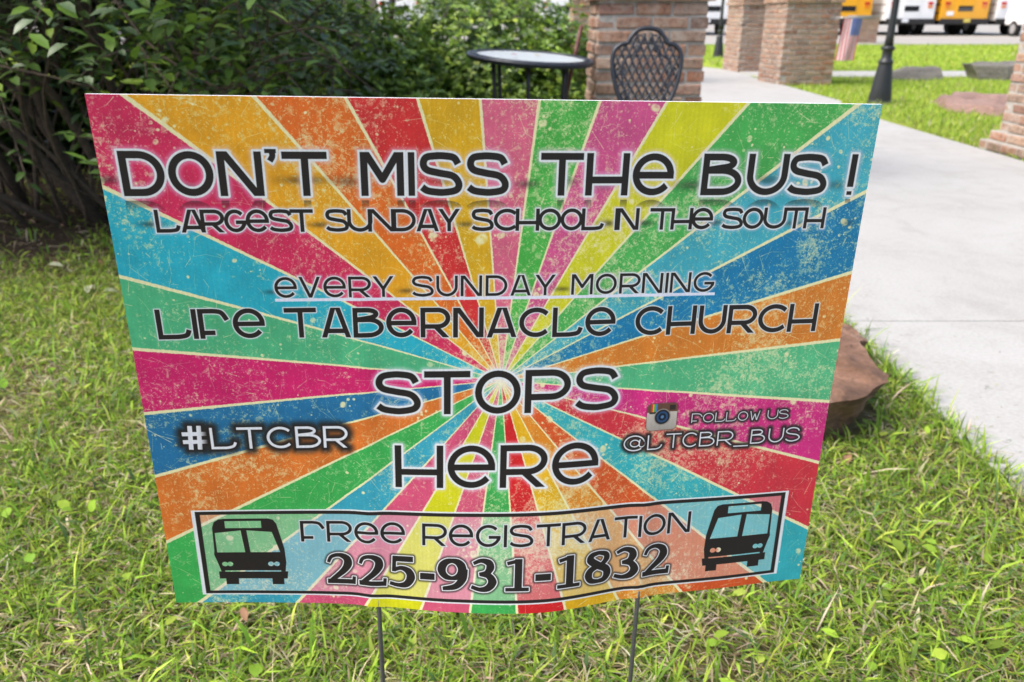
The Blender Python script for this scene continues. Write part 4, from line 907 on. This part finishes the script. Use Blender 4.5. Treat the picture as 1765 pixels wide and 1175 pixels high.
        o.append(vw([(.5 * w, .965 * h), (.26 * w, .90 * h), (.22 * w, .74 * h), (.50 * w, .55 * h), (.76 * w, .42 * h), (.82 * w, .25 * h), (.72 * w, .08 * h), (.5 * w, .035 * h)], [.55, .8, 1.1, 1.1, 1.1, 1.1, .8, .55], r))
        o.append(vw([(.5 * w, .965 * h), (.74 * w, .90 * h), (.78 * w, .75 * h), (.62 * w, .58 * h), (.26 * w, .44 * h), (.16 * w, .26 * h), (.26 * w, .08 * h), (.5 * w, .035 * h)], [.55, .75, .85, .6, .9, 1.1, .8, .55], r))
    elif ch == '1': o.append(([(.54 * w, 0), (.54 * w, h)], r * 1.05, 0)); o.append(([(.56 * w, h - r * .45), (.06 * w, .87 * h)], r * .5, 0)); o.append(([(0, r * .5), (w, r * .5)], r * .5, 0))
    return o, clip
def sdf_of(strokes, clip, w, h, X, Y):
    D = np.full(X.shape, 1e3, np.float32)
    for pts, R0, closed in strokes:
        r = max(R0) if isinstance(R0, list) else R0
        DT = D; D = np.full(X.shape, 1e3, np.float32); m = len(pts); segs = [(pts[i], pts[(i + 1) % m]) for i in range(m if closed else m - 1)]
        for i, (a, b) in enumerate(segs):
            if isinstance(R0, list): ra, rb = R0[i], R0[i + 1]
            else: ra = rb = R0
            ax_, ay_ = a; L = math.hypot(b[0] - ax_, b[1] - ay_)
            if L < 1e-6: continue
            ux, uy = (b[0] - ax_) / L, (b[1] - ay_) / L; t = (X - ax_) * ux + (Y - ay_) * uy; pr = np.abs(-(X - ax_) * uy + (Y - ay_) * ux)
            e = np.maximum(-t, t - L); ex = np.maximum(e, 0)
            d = np.hypot(ex, pr) - (r if ra == rb else ra + (rb - ra) * np.clip(t / L, 0, 1))
            f0, f1 = (not closed and i == 0), (not closed and i == len(segs) - 1)
            if len(segs) > 3: f0 = f1 = False
            if f0 or f1:
                q = np.hypot(ex, np.maximum(pr - r, 0)) + np.minimum(np.maximum(e, pr - r), 0)
                use = ((t < L / 2) if f0 and not f1 else (t >= L / 2) if f1 and not f0 else np.ones_like(t, bool)); d = np.where(use, q, d)
            np.minimum(D, d, out=D)
        if len(segs) > 3 and not closed:      # curved strokes end in a square cut
            for (px, py), (qx, qy) in ((pts[0], pts[2]), (pts[-1], pts[-3])):
                L = math.hypot(px - qx, py - qy) + 1e-6; e = ((X - px) * (px - qx) + (Y - py) * (py - qy)) / L; nearp = np.hypot(X - px, Y - py) < r * 2.2 + 1.0
                D = np.where(nearp, np.maximum(D, e), D)
        D = np.minimum(D, DT)
    if clip: D = np.maximum(D, np.maximum(-Y, Y - h))
    return D
def line_sdf(gl, base, height, r, slant=0.0, mirror=False, pad=12):
    """gl: (char, x0, x1). base/height: numbers or callables of x. returns slice and field"""
    xa, xb = min(g_[1] for g_ in gl) - pad, max(g_[2] for g_ in gl) + pad; bs = [base(g_[1]) if callable(base) else base for g_ in gl]
    ya, yb = min(bs) - pad, max(bs) + height + pad; 
    i0, i1, j0, j1 = int(max(0, ya * S)), int(min(THp, yb * S)), int(max(0, xa * S)), int(min(TWp, xb * S)); F_ = np.full((i1 - i0, j1 - j0), 1e3, np.float32)
    for (ch, x0, x1), b0 in zip(gl, bs):
        a0, a1 = int(max(j0, (x0 - pad) * S)), int(min(j1, (x1 + pad) * S)); sl = (slice(i0, i1), slice(a0, a1))
        X = X_[sl] - x0; Y = Y_[sl] - b0
        st, clip = glyph(ch, x1 - x0, height, r); d = sdf_of(st, clip, x1 - x0, height, X, Y)
        v = F_[:, a0 - j0:a1 - j0]; np.minimum(v, d, out=v)
    return (slice(i0, i1), slice(j0, j1)), F_
AA = .5 / S * 1.1
cov = lambda d, t: 1 - sstep(t - AA, t + AA, d)
WHITE = lin((224, 231, 232)); INK = lin((36, 34, 34))
def style_black(gl, base, h, r, o, glow, reflect=0, tint=(232, 205, 228), ga=.85):
    sl, d = line_sdf(gl, base, h, r, pad=14)
    if glow: blend(lin(tint) * .52 + IMG[sl] * .42 + .05, ga * (1 - sstep(o * .6, o + glow, d)) , sl)
    blend(WHITE, cov(d, o), sl); blend(INK, cov(d, 0), sl)
    if reflect:   # the mirrored letters fading out just below the baseline
        b0 = base if not callable(base) else base(300); yb0 = int((b0 - reflect - 4) * S); yb1 = int((b0 - o) * S); js = sl[1]
        rows = np.arange(yb0, yb1); src = (2 * (b0 - 1.9) * S - rows).astype(int) - sl[0].start; dd = d[np.clip(src, 0, d.shape[0] - 1)]
        fade = np.clip(1 - ((b0 - 3.6) * S - rows) / (reflect * S), 0, 1)[:, None]; blend(INK, (cov(dd, .1) * .50 * fade).astype(np.float32), (slice(yb0, yb1), js))
def style_white(gl, base, h, r, o=1.2, glow=5, shadow=.95):
    sl, d = line_sdf(gl, base, h, r, pad=14)
    blend(INK, shadow * (1 - sstep(o * .5, o + glow, d)) ** 1.5, sl); blend(INK, cov(d, o) * .95, sl); blend(lin((224, 229, 234)), cov(d, 0), sl)
    b0 = base if not callable(base) else base((gl[0][1] + gl[-1][2]) / 2)
    if not callable(base):
        yb0 = int((b0 - 6) * S); yb1 = int((b0 - 1.6) * S); rows = np.arange(yb0, yb1); src = (2 * (b0 - 1.4) * S - rows).astype(int) - sl[0].start; dd = d[np.clip(src, 0, d.shape[0] - 1)]
        fade = np.clip(1 - (b0 * S - rows) / (6 * S), 0, 1)[:, None]; blend(lin((200, 190, 180)), (cov(dd, 0) * .35 * fade).astype(np.float32), (slice(yb0, yb1), sl[1]))

# soft dark smears the print has behind the lettering
for x, y, w, h, a in [(5, 396, 10, 3, .5), (146, 396, 16, 3.2, .55), (180, 395, 10, 4, .4), (320, 393, 9, 3, .5), (382, 392, 8, 3.5, .4), (352, 395, 8, 4, .4), (455, 392, 14, 4, .5), (520, 396, 12, 4, .4), (580, 392, 9, 3.5, .35), (60, 391, 8, 2, .4), (255, 396, 12, 3, .35),
                      (30, 362, 9, 2.4, .55), (156, 361, 8, 2.2, .5), (271, 361, 7, 2.2, .5), (387, 361, 8, 2.6, .6), (418, 361, 8, 2.4, .5), (478, 361, 8, 2.6, .5), (548, 360, 10, 2.6, .45), (598, 360, 6, 3, .3), (115, 306, 7, 2, .45), (222, 306, 6, 2, .5), (352, 306, 7, 2, .5), (320, 306, 6, 2, .4)]:
    m = np.exp(-((X_ - x) / w) ** 2 - ((Y_ - y) / h) ** 2); blend(INK, np.where(m > .01, m * a, 0).astype(np.float32))
style_black([('D', 14.5, 45.5), ('O', 48.3, 80.6), ('N', 84.2, 116.6), ("'", 119.3, 127.7), ('T', 131.5, 164.8), ('M', 189.6, 222.5), ('I', 225.9, 230.9), ('S', 234.8, 267.8), ('S', 271.4, 304.5), ('T', 329.9, 364.2), ('H', 366.8, 401.8), ('e', 405.1, 439.3), ('B', 463.4, 497.4), ('U', 501.8, 536.9), ('S', 538.0, 572.2), ('!', 591.2, 596.6)],
            383.8, 33.6, 2.7, 1.75, 4.2, reflect=9)
style_black([('L', 33.5, 50.9), ('A', 51.6, 70.2), ('R', 66.8, 84.5), ('G', 84.3, 100.8), ('e', 100.4, 117.8), ('S', 117.8, 135.8), ('T', 133.9, 151.5), ('S', 160.8, 178.6), ('U', 177.6, 197.1), ('N', 193.6, 215.6), ('D', 211.6, 231.0), ('A', 231.2, 249.5), ('Y', 248.6, 266.3), ('S', 275.4, 293.2), ('C', 293.2, 313.0), ('H', 311.0, 330.4), ('O', 329.4, 348.3), ('O', 347.8, 366.2), ('L', 365.2, 383.5), ('I', 392.6, 396.4), ('N', 394.6, 413.4), ('T', 422.5, 443.4), ('H', 440.6, 459.2), ('e', 458.3, 477.0), ('S', 484.8, 503.4), ('O', 502.8, 521.2), ('U', 521.1, 541.4), ('T', 539.0, 560.1), ('H', 557.5, 576.2)],
            355.4, 18.0, 1.45, .9, 2.6)
style_black([('e', 117.0, 134.7), ('V', 136.3, 153.6), ('e', 155.6, 173.6), ('R', 175.7, 193.8), ('Y', 195.0, 212.3), ('S', 226.9, 244.6), ('U', 246.8, 264.4), ('N', 266.8, 284.5), ('D', 287.4, 305.5), ('A', 308.0, 325.6), ('Y', 328.6, 346.2), ('M', 359.6, 378.0), ('O', 380.4, 398.5), ('R', 400.9, 419.1), ('N', 420.7, 438.6), ('I', 440.9, 443.6), ('N', 445.2, 463.6), ('G', 466.0, 484.6)],
            300.9, 17.6, 1.2, .8, 2.4)
sl = (slice(int(297 * S), int(301.5 * S)), slice(int(116.6 * S), int(486.2 * S))); yl = Y_[sl]; blend(lin((224, 228, 242)), (sstep(297.5, 298, yl) * (1 - sstep(300.2, 300.6, yl))), sl)
style_black([('L', 21.9, 47.5), ('I', 49.2, 53.8), ('F', 54.6, 78.3), ('e', 81.4, 106.8), ('T', 122.6, 148.4), ('A', 151.6, 176.2), ('B', 177.9, 203.0), ('e', 205.0, 230.1), ('R', 233.4, 258.3), ('N', 260.6, 286.3), ('A', 288.7, 314.6), ('C', 316.4, 343.0), ('L', 344.9, 370.5), ('e', 373.2, 399.8), ('C', 417.4, 443.7), ('H', 445.4, 471.8), ('U', 474.1, 499.3), ('R', 500.8, 527.3), ('C', 528.8, 556.6), ('H', 556.9, 584.0)],
            lambda x: 266.4 - 4.0 * sstep(60, 560, x), 26.0, 2.0, .75, 1.6, tint=(200, 215, 225), ga=.6)
style_black([('S', 194.3, 232.6), ('T', 235.9, 275.4), ('O', 279.7, 319.4), ('P', 323.2, 363.5), ('S', 367.9, 407.0)], 195.3, 39.6, 2.9, 1.9, 4.0, tint=(240, 225, 240))
style_black([('H', 209.2, 252.1), ('e', 256.0, 298.4), ('R', 302.9, 345.5), ('e', 349.8, 392.4)], 124.8, 40.8, 2.9, 1.9, 4.0, tint=(240, 225, 240))
style_white([('#', 28.0, 48.6)], 163.2, 23.2, 1.95, 1.2, 9)
style_white([('L', 51.2, 72.8), ('T', 73.9, 95.7), ('C', 98.9, 120.6), ('B', 123.4, 145.3), ('R', 147.3, 168.6)], 163.2, 21.0, 1.25, 1.2, 9)
style_white([('F', 477.3, 487.6), ('O', 488.2, 498.6), ('L', 499.9, 509.6), ('L', 510.2, 520.2), ('O', 521.6, 531.4), ('W', 532.8, 543.2), ('U', 550.3, 560.6), ('S', 561.4, 571.2)], 177.6, 9.3, .42, .9, 3)
style_white([('@', 415.1, 436.2)], 153.0, 15.6, .62, 1.0, 4.5)
style_white([('L', 437.3, 451.5), ('T', 455.0, 469.5), ('C', 470.8, 485.2), ('B', 486.9, 501.7), ('R', 504.0, 519.4), ('_', 520.5, 534.9), ('B', 536.6, 551.0), ('U', 554.1, 569.2), ('S', 571.0, 585.8)], 153.6, 14.6, .62, 1.0, 4.5)
# framed panel at the foot
def rect_sdf(x0, y0, x1, y1): return np.maximum(np.maximum(x0 - X_, X_ - x1), np.maximum(y0 - Y_, Y_ - y1))
q = rect_sdf(25.6, 8.9, 583.4, 101.3); inner = rect_sdf(33.1, 13.4, 576.2, 96.4); ink = rect_sdf(28.9, 10.3, 580.2, 99.8)
blend(WHITE, cov(q, 0) * (1 - cov(ink, 0))); blend(INK, cov(ink, 0) * (1 - cov(inner, 0))); blend(lin((226, 220, 215)), cov(inner, 0) * .42)
style_black([('F', 121.2, 143.2), ('R', 145.0, 168.3), ('e', 170.3, 192.6), ('e', 194.3, 217.0), ('R', 232.8, 255.6), ('e', 257.3, 279.7), ('G', 282.1, 304.9), ('I', 307.5, 311.1), ('S', 313.0, 335.2), ('T', 337.9, 360.3), ('R', 361.7, 384.8), ('A', 386.8, 408.4), ('T', 411.6, 433.8), ('I', 435.1, 438.7), ('O', 439.9, 462.1), ('N', 464.0, 486.7)],
            lambda x: 67.2 - 2.2 * sstep(200, 480, x), 22.0, 1.5, .7, 1.9, tint=(170, 185, 205), ga=.75)
gl = [('2', 142.3, 170.2), ('2', 172.0, 199.3), ('5', 200.6, 227.3), ('-', 229.0, 245.8), ('9', 246.8, 275.5), ('3', 277.1, 304.1), ('1', 309.7, 333.1), ('-', 336.6, 354.5), ('1', 358.5, 381.5), ('8', 383.6, 413.0), ('3', 412.8, 440.1), ('2', 441.2, 469.4)]
gl = [(c, a + 1.0, b - 1.0) for c, a, b in gl]; sl, d = line_sdf(gl, 22.8, 31.6, 3.0, pad=10)
blend(INK, .8 * (1 - sstep(1.2, 4.2, d)), sl); blend(lin((232, 236, 238)), cov(d, 1.3), sl); blend(INK, cov(d, .35), sl)
# bus pictograms
def poly_sdf(pts, sl):
    X, Y = X_[sl], Y_[sl]; D = np.full(X.shape, 1e6, np.float32); ins = np.zeros(X.shape, bool); n = len(pts)
    for i in range(n):
        (ax_, ay_), (bx, by) = pts[i], pts[(i + 1) % n]; L2 = (bx - ax_) ** 2 + (by - ay_) ** 2 + 1e-9; t = np.clip(((X - ax_) * (bx - ax_) + (Y - ay_) * (by - ay_)) / L2, 0, 1)
        D = np.minimum(D, (X - ax_ - t * (bx - ax_)) ** 2 + (Y - ay_ - t * (by - ay_)) ** 2)
        if ay_ != by: c = ((ay_ > Y) != (by > Y)) & (X < (bx - ax_) * (Y - ay_) / (by - ay_) + ax_); ins ^= c
    D = np.sqrt(D); return np.where(ins, -D, D)
def bus_icon(x0, x1, y0, y1, flip):
    sl = (slice(int((y0 - 3) * S), int((y1 + 3) * S)), slice(int((x0 - 3) * S), int((x1 + 3) * S)))
    def P(l): return [((x1 - (x1 - x0) * u) if flip else x0 + (x1 - x0) * u, y0 + (y1 - y0) * v) for u, v in l]
    body = poly_sdf(P([(.09, .20), (.05, .36), (.02, .46), (.03, .52), (.04, .87), (.07, .95), (.13, .99), (.2, 1), (.78, 1), (.85, .98), (.89, .92), (.97, .55), (.98, .34), (.96, .20)]), sl)
    bump_ = poly_sdf(P([(.055, .09), (.055, .20), (.995, .20), (.98, .09)]), sl); w1 = poly_sdf(P([(.14, .0), (.14, .11), (.31, .11), (.31, .0)]), sl); w2 = poly_sdf(P([(.77, .0), (.77, .11), (.93, .11), (.93, .0)]), sl)
    d = np.minimum(np.minimum(body, bump_), np.minimum(w1, w2))
    cut = poly_sdf(P([(.21, .86), (.21, .965), (.69, .965), (.69, .86)]), sl)
    for c in ([(.065, .495), (.065, .79), (.41, .825), (.44, .495)], [(.51, .495), (.485, .825), (.82, .80), (.91, .495)], [(.14, .195), (.14, .215), (.90, .215), (.90, .195)]): cut = np.minimum(cut, poly_sdf(P(c), sl))
    X, Y = X_[sl], Y_[sl]
    for u in (.15, .22, .77, .85):
        cx, cy = P([(u, .315)])[0]; cut = np.minimum(cut, np.hypot((X - cx), (Y - cy) * 1.1) - .040 * (x1 - x0))
    blend(INK, cov(np.maximum(d, -cut), 0), sl)
bus_icon(39.6, 107.4, 20.6, 92.0, False); bus_icon(501.6, 571.6, 20.6, 92.0, True)
# camera badge
x0, x1, y0, y1 = 434.9, 463.2, 172.6, 198.2; sl = (slice(int((y0 - 3) * S), int((y1 + 3) * S)), slice(int((x0 - 3) * S), int((x1 + 3) * S))); X, Y = X_[sl], Y_[sl]
mx_, my_ = (x0 + x1) / 2, (y0 + y1) / 2; hx, hy = (x1 - x0) / 2, (y1 - y0) / 2; rc = 4.2
d = np.hypot(np.maximum(np.abs(X - mx_) - hx + rc, 0), np.maximum(np.abs(Y - my_) - hy + rc, 0)) - rc
blend(INK, .5 * (1 - sstep(0, 1.6, d)), sl); A_ = cov(d, 0); blend(lin((205, 198, 186)) * (0.80 + .22 * ((Y - y0) / (y1 - y0))[..., None]), A_, sl)
blend(lin((104, 74, 60)), A_ * (Y > y1 - 8.2), sl)
for i, c in enumerate([(200, 60, 60), (225, 175, 50), (90, 165, 75), (70, 130, 190)]): blend(lin(c), A_ * (Y > y1 - 7.6) * (X > x0 + 3.2 + i * 1.45) * (X <= x0 + 3.2 + (i + 1) * 1.45), sl)
blend(INK, A_ * (Y < y1 - 7.7) * (Y > y1 - 9.4) * (X > x0 + 2.0) * (X < x0 + 8.6) * .85, sl)
blend(lin((50, 42, 40)), A_ * (Y > y1 - 6.8) * (Y < y1 - 1.8) * (X > x1 - 7.4) * (X < x1 - 2.0), sl)
rl = np.hypot(X - mx_ - .3, Y - my_ + .2); blend(lin((150, 142, 132)), cov(rl, 8.0), sl); blend(lin((32, 34, 42)), cov(rl, 7.0), sl); blend(lin((42, 78, 116)), cov(rl, 5.4), sl); blend(lin((20, 30, 48)), cov(rl, 3.6), sl); blend(lin((90, 130, 165)), cov(rl, 1.6), sl)
# flutes of the corrugated board showing faintly through the ink, and fine print noise
IMG *= (1 + .010 * np.sin(X_ * 2 * math.pi / 3.9) + .05 * (vnoise(900) - .5) + .03 * (vnoise(240, ax=.12) - .5))[..., None]
IMG = np.clip(IMG * .955, 0, 1)
img = bpy.data.images.new('sign_print', TWp, THp, alpha=False); img.pixels.foreach_set(np.concatenate([IMG, np.ones((THp, TWp, 1), np.float32)], 2).astype(np.float32).ravel()); img.update(); img.pack()
nt = NT('printed_board'); ti = nt.n('ShaderNodeTexImage'); ti.image = img; ti.interpolation = 'Cubic'; ti.extension = 'EXTEND'; uvn = nt.n('ShaderNodeUVMap'); uvn.uv_map = 'UVMap'; nt.l(uvn.outputs[0], ti.inputs[0]); nt.l(ti.outputs[0], nt.b.inputs['Base Color'])
nt.b.inputs['Roughness'].default_value = .42; nt.b.inputs['Specular IOR Level'].default_value = .35
wv = nt.n('ShaderNodeTexWave'); wv.bands_direction = 'X'; wv.inputs['Scale'].default_value = .3048 / .0039 * 6.283 / 6.283; nt.l(uvn.outputs[0], wv.inputs[0]); bump(nt, wv.outputs[1], .03, .0004)
M_print = nt.m; M_board = simple('white_board_edge', (.75, .76, .78), .5, var=.02, bmp=0)

W_, H_ = .6096, .4572
PRM = [-0.0008, 0.6267, 0.89131, 0.137, 0.0253, 0.00408, 0.77968, -0.03066, -0.01157, -0.01598, -0.02399, -0.03938, -0.04467, -0.02858, -0.02046, -0.01082]
def board(u, v):
    x0, y0, z0, yaw, roll, lean, vf, tw_ = PRM[:8]; k = PRM[8:]; t = u * 7; i = min(6, int(t)); f = t - i
    g_ = [k[max(0, min(7, i + j))] for j in (-1, 0, 1, 2)]; dy = .5 * (2 * g_[1] + (g_[2] - g_[0]) * f + (2 * g_[0] - 5 * g_[1] + 4 * g_[2] - g_[3]) * f * f + (3 * g_[1] - g_[0] - 3 * g_[2] + g_[3]) * f ** 3)
    crease = -.0022 * (math.exp(-((u - .303) / .018) ** 2) + math.exp(-((u - .722) / .016) ** 2)) * v
    return (x0 + (u - .5) * W_ * math.cos(roll) * math.cos(yaw) - v * H_ * math.sin(roll), y0 + (u - .5) * W_ * math.sin(yaw) + v * (lean + tw_ * (u - .5)) + v * v * dy + crease, z0 - (u - .5) * W_ * math.sin(roll) - v * H_ * math.cos(roll))
sign = empty('yard_sign', (0, .64, 0), label='colourful printed yard sign with sunburst stripes and large black lettering', cat='sign')
NU, NV = 96, 30; T_ = .0042; off = sign.location
fv = [(Vector(board(i / NU, j / NV)) - off) for j in range(NV + 1) for i in range(NU + 1)]; bv = [p + Vector((0, T_, 0)) for p in fv]; st_ = NU + 1; nF = len(fv)
faces = [(j * st_ + i, (j + 1) * st_ + i, (j + 1) * st_ + i + 1, j * st_ + i + 1) for j in range(NV) for i in range(NU)]; nf = len(faces)
faces += [(nF + a, nF + d_, nF + c, nF + b_) for a, b_, c, d_ in faces[:nf]]
nB = nF * 2; fv2 = list(fv)
per = [i for i in range(st_)] + [j * st_ + NU for j in range(1, NV + 1)] + [NV * st_ + i for i in range(NU - 1, -1, -1)] + [j * st_ for j in range(NV - 1, 0, -1)]
faces += [(nB + per[k], nB + per[(k + 1) % len(per)], nF + per[(k + 1) % len(per)], nF + per[k]) for k in range(len(per))]
me = bpy.data.meshes.new('panel'); me.from_pydata(fv + bv + fv2, [], faces); me.materials.append(M_print); me.materials.append(M_board)
mi = np.ones(len(faces), np.int32); mi[:nf] = 0; me.polygons.foreach_set('material_index', mi); uv = me.uv_layers.new(name='UVMap')
uvs = np.zeros((len(me.loops), 2), np.float32); vi = np.zeros(len(me.loops), np.int32); me.loops.foreach_get('vertex_index', vi); w_ = vi % nF; uvs[:, 0] = (w_ % st_) / NU; uvs[:, 1] = 1 - (w_ // st_) / NV; uv.data.foreach_set('uv', uvs.ravel())
sm = np.zeros(len(faces), bool); sm[:nf] = True; me.polygons.foreach_set('use_smooth', sm); me.update(); link('panel', me, sign)
for u in (.313, .722):
    a = Vector(board(u, .985)) + Vector((0, T_ * .5, 0)); b_ = Vector(board(u, 1)) + Vector((0, T_ * .5, 0)); dn = (b_ - a).normalized(); 
    lean_x = -.012 if u < .5 else -.004
    bot = Vector((b_.x + lean_x, b_.y + .012, -.03)); pts = [a - off, b_ - off, b_.lerp(bot, .4) - off, b_.lerp(bot, .75) - off, bot - off]
    MB().tube(pts, .0022, 8).build('stake', M_wire, sign, smooth=True)
    if u < .5: lft = b_.lerp(bot, .62)
    else: MB().tube([lft - off, b_.lerp(bot, .62) - off], .0022, 8).build('crossbar', M_wire, sign, smooth=True)
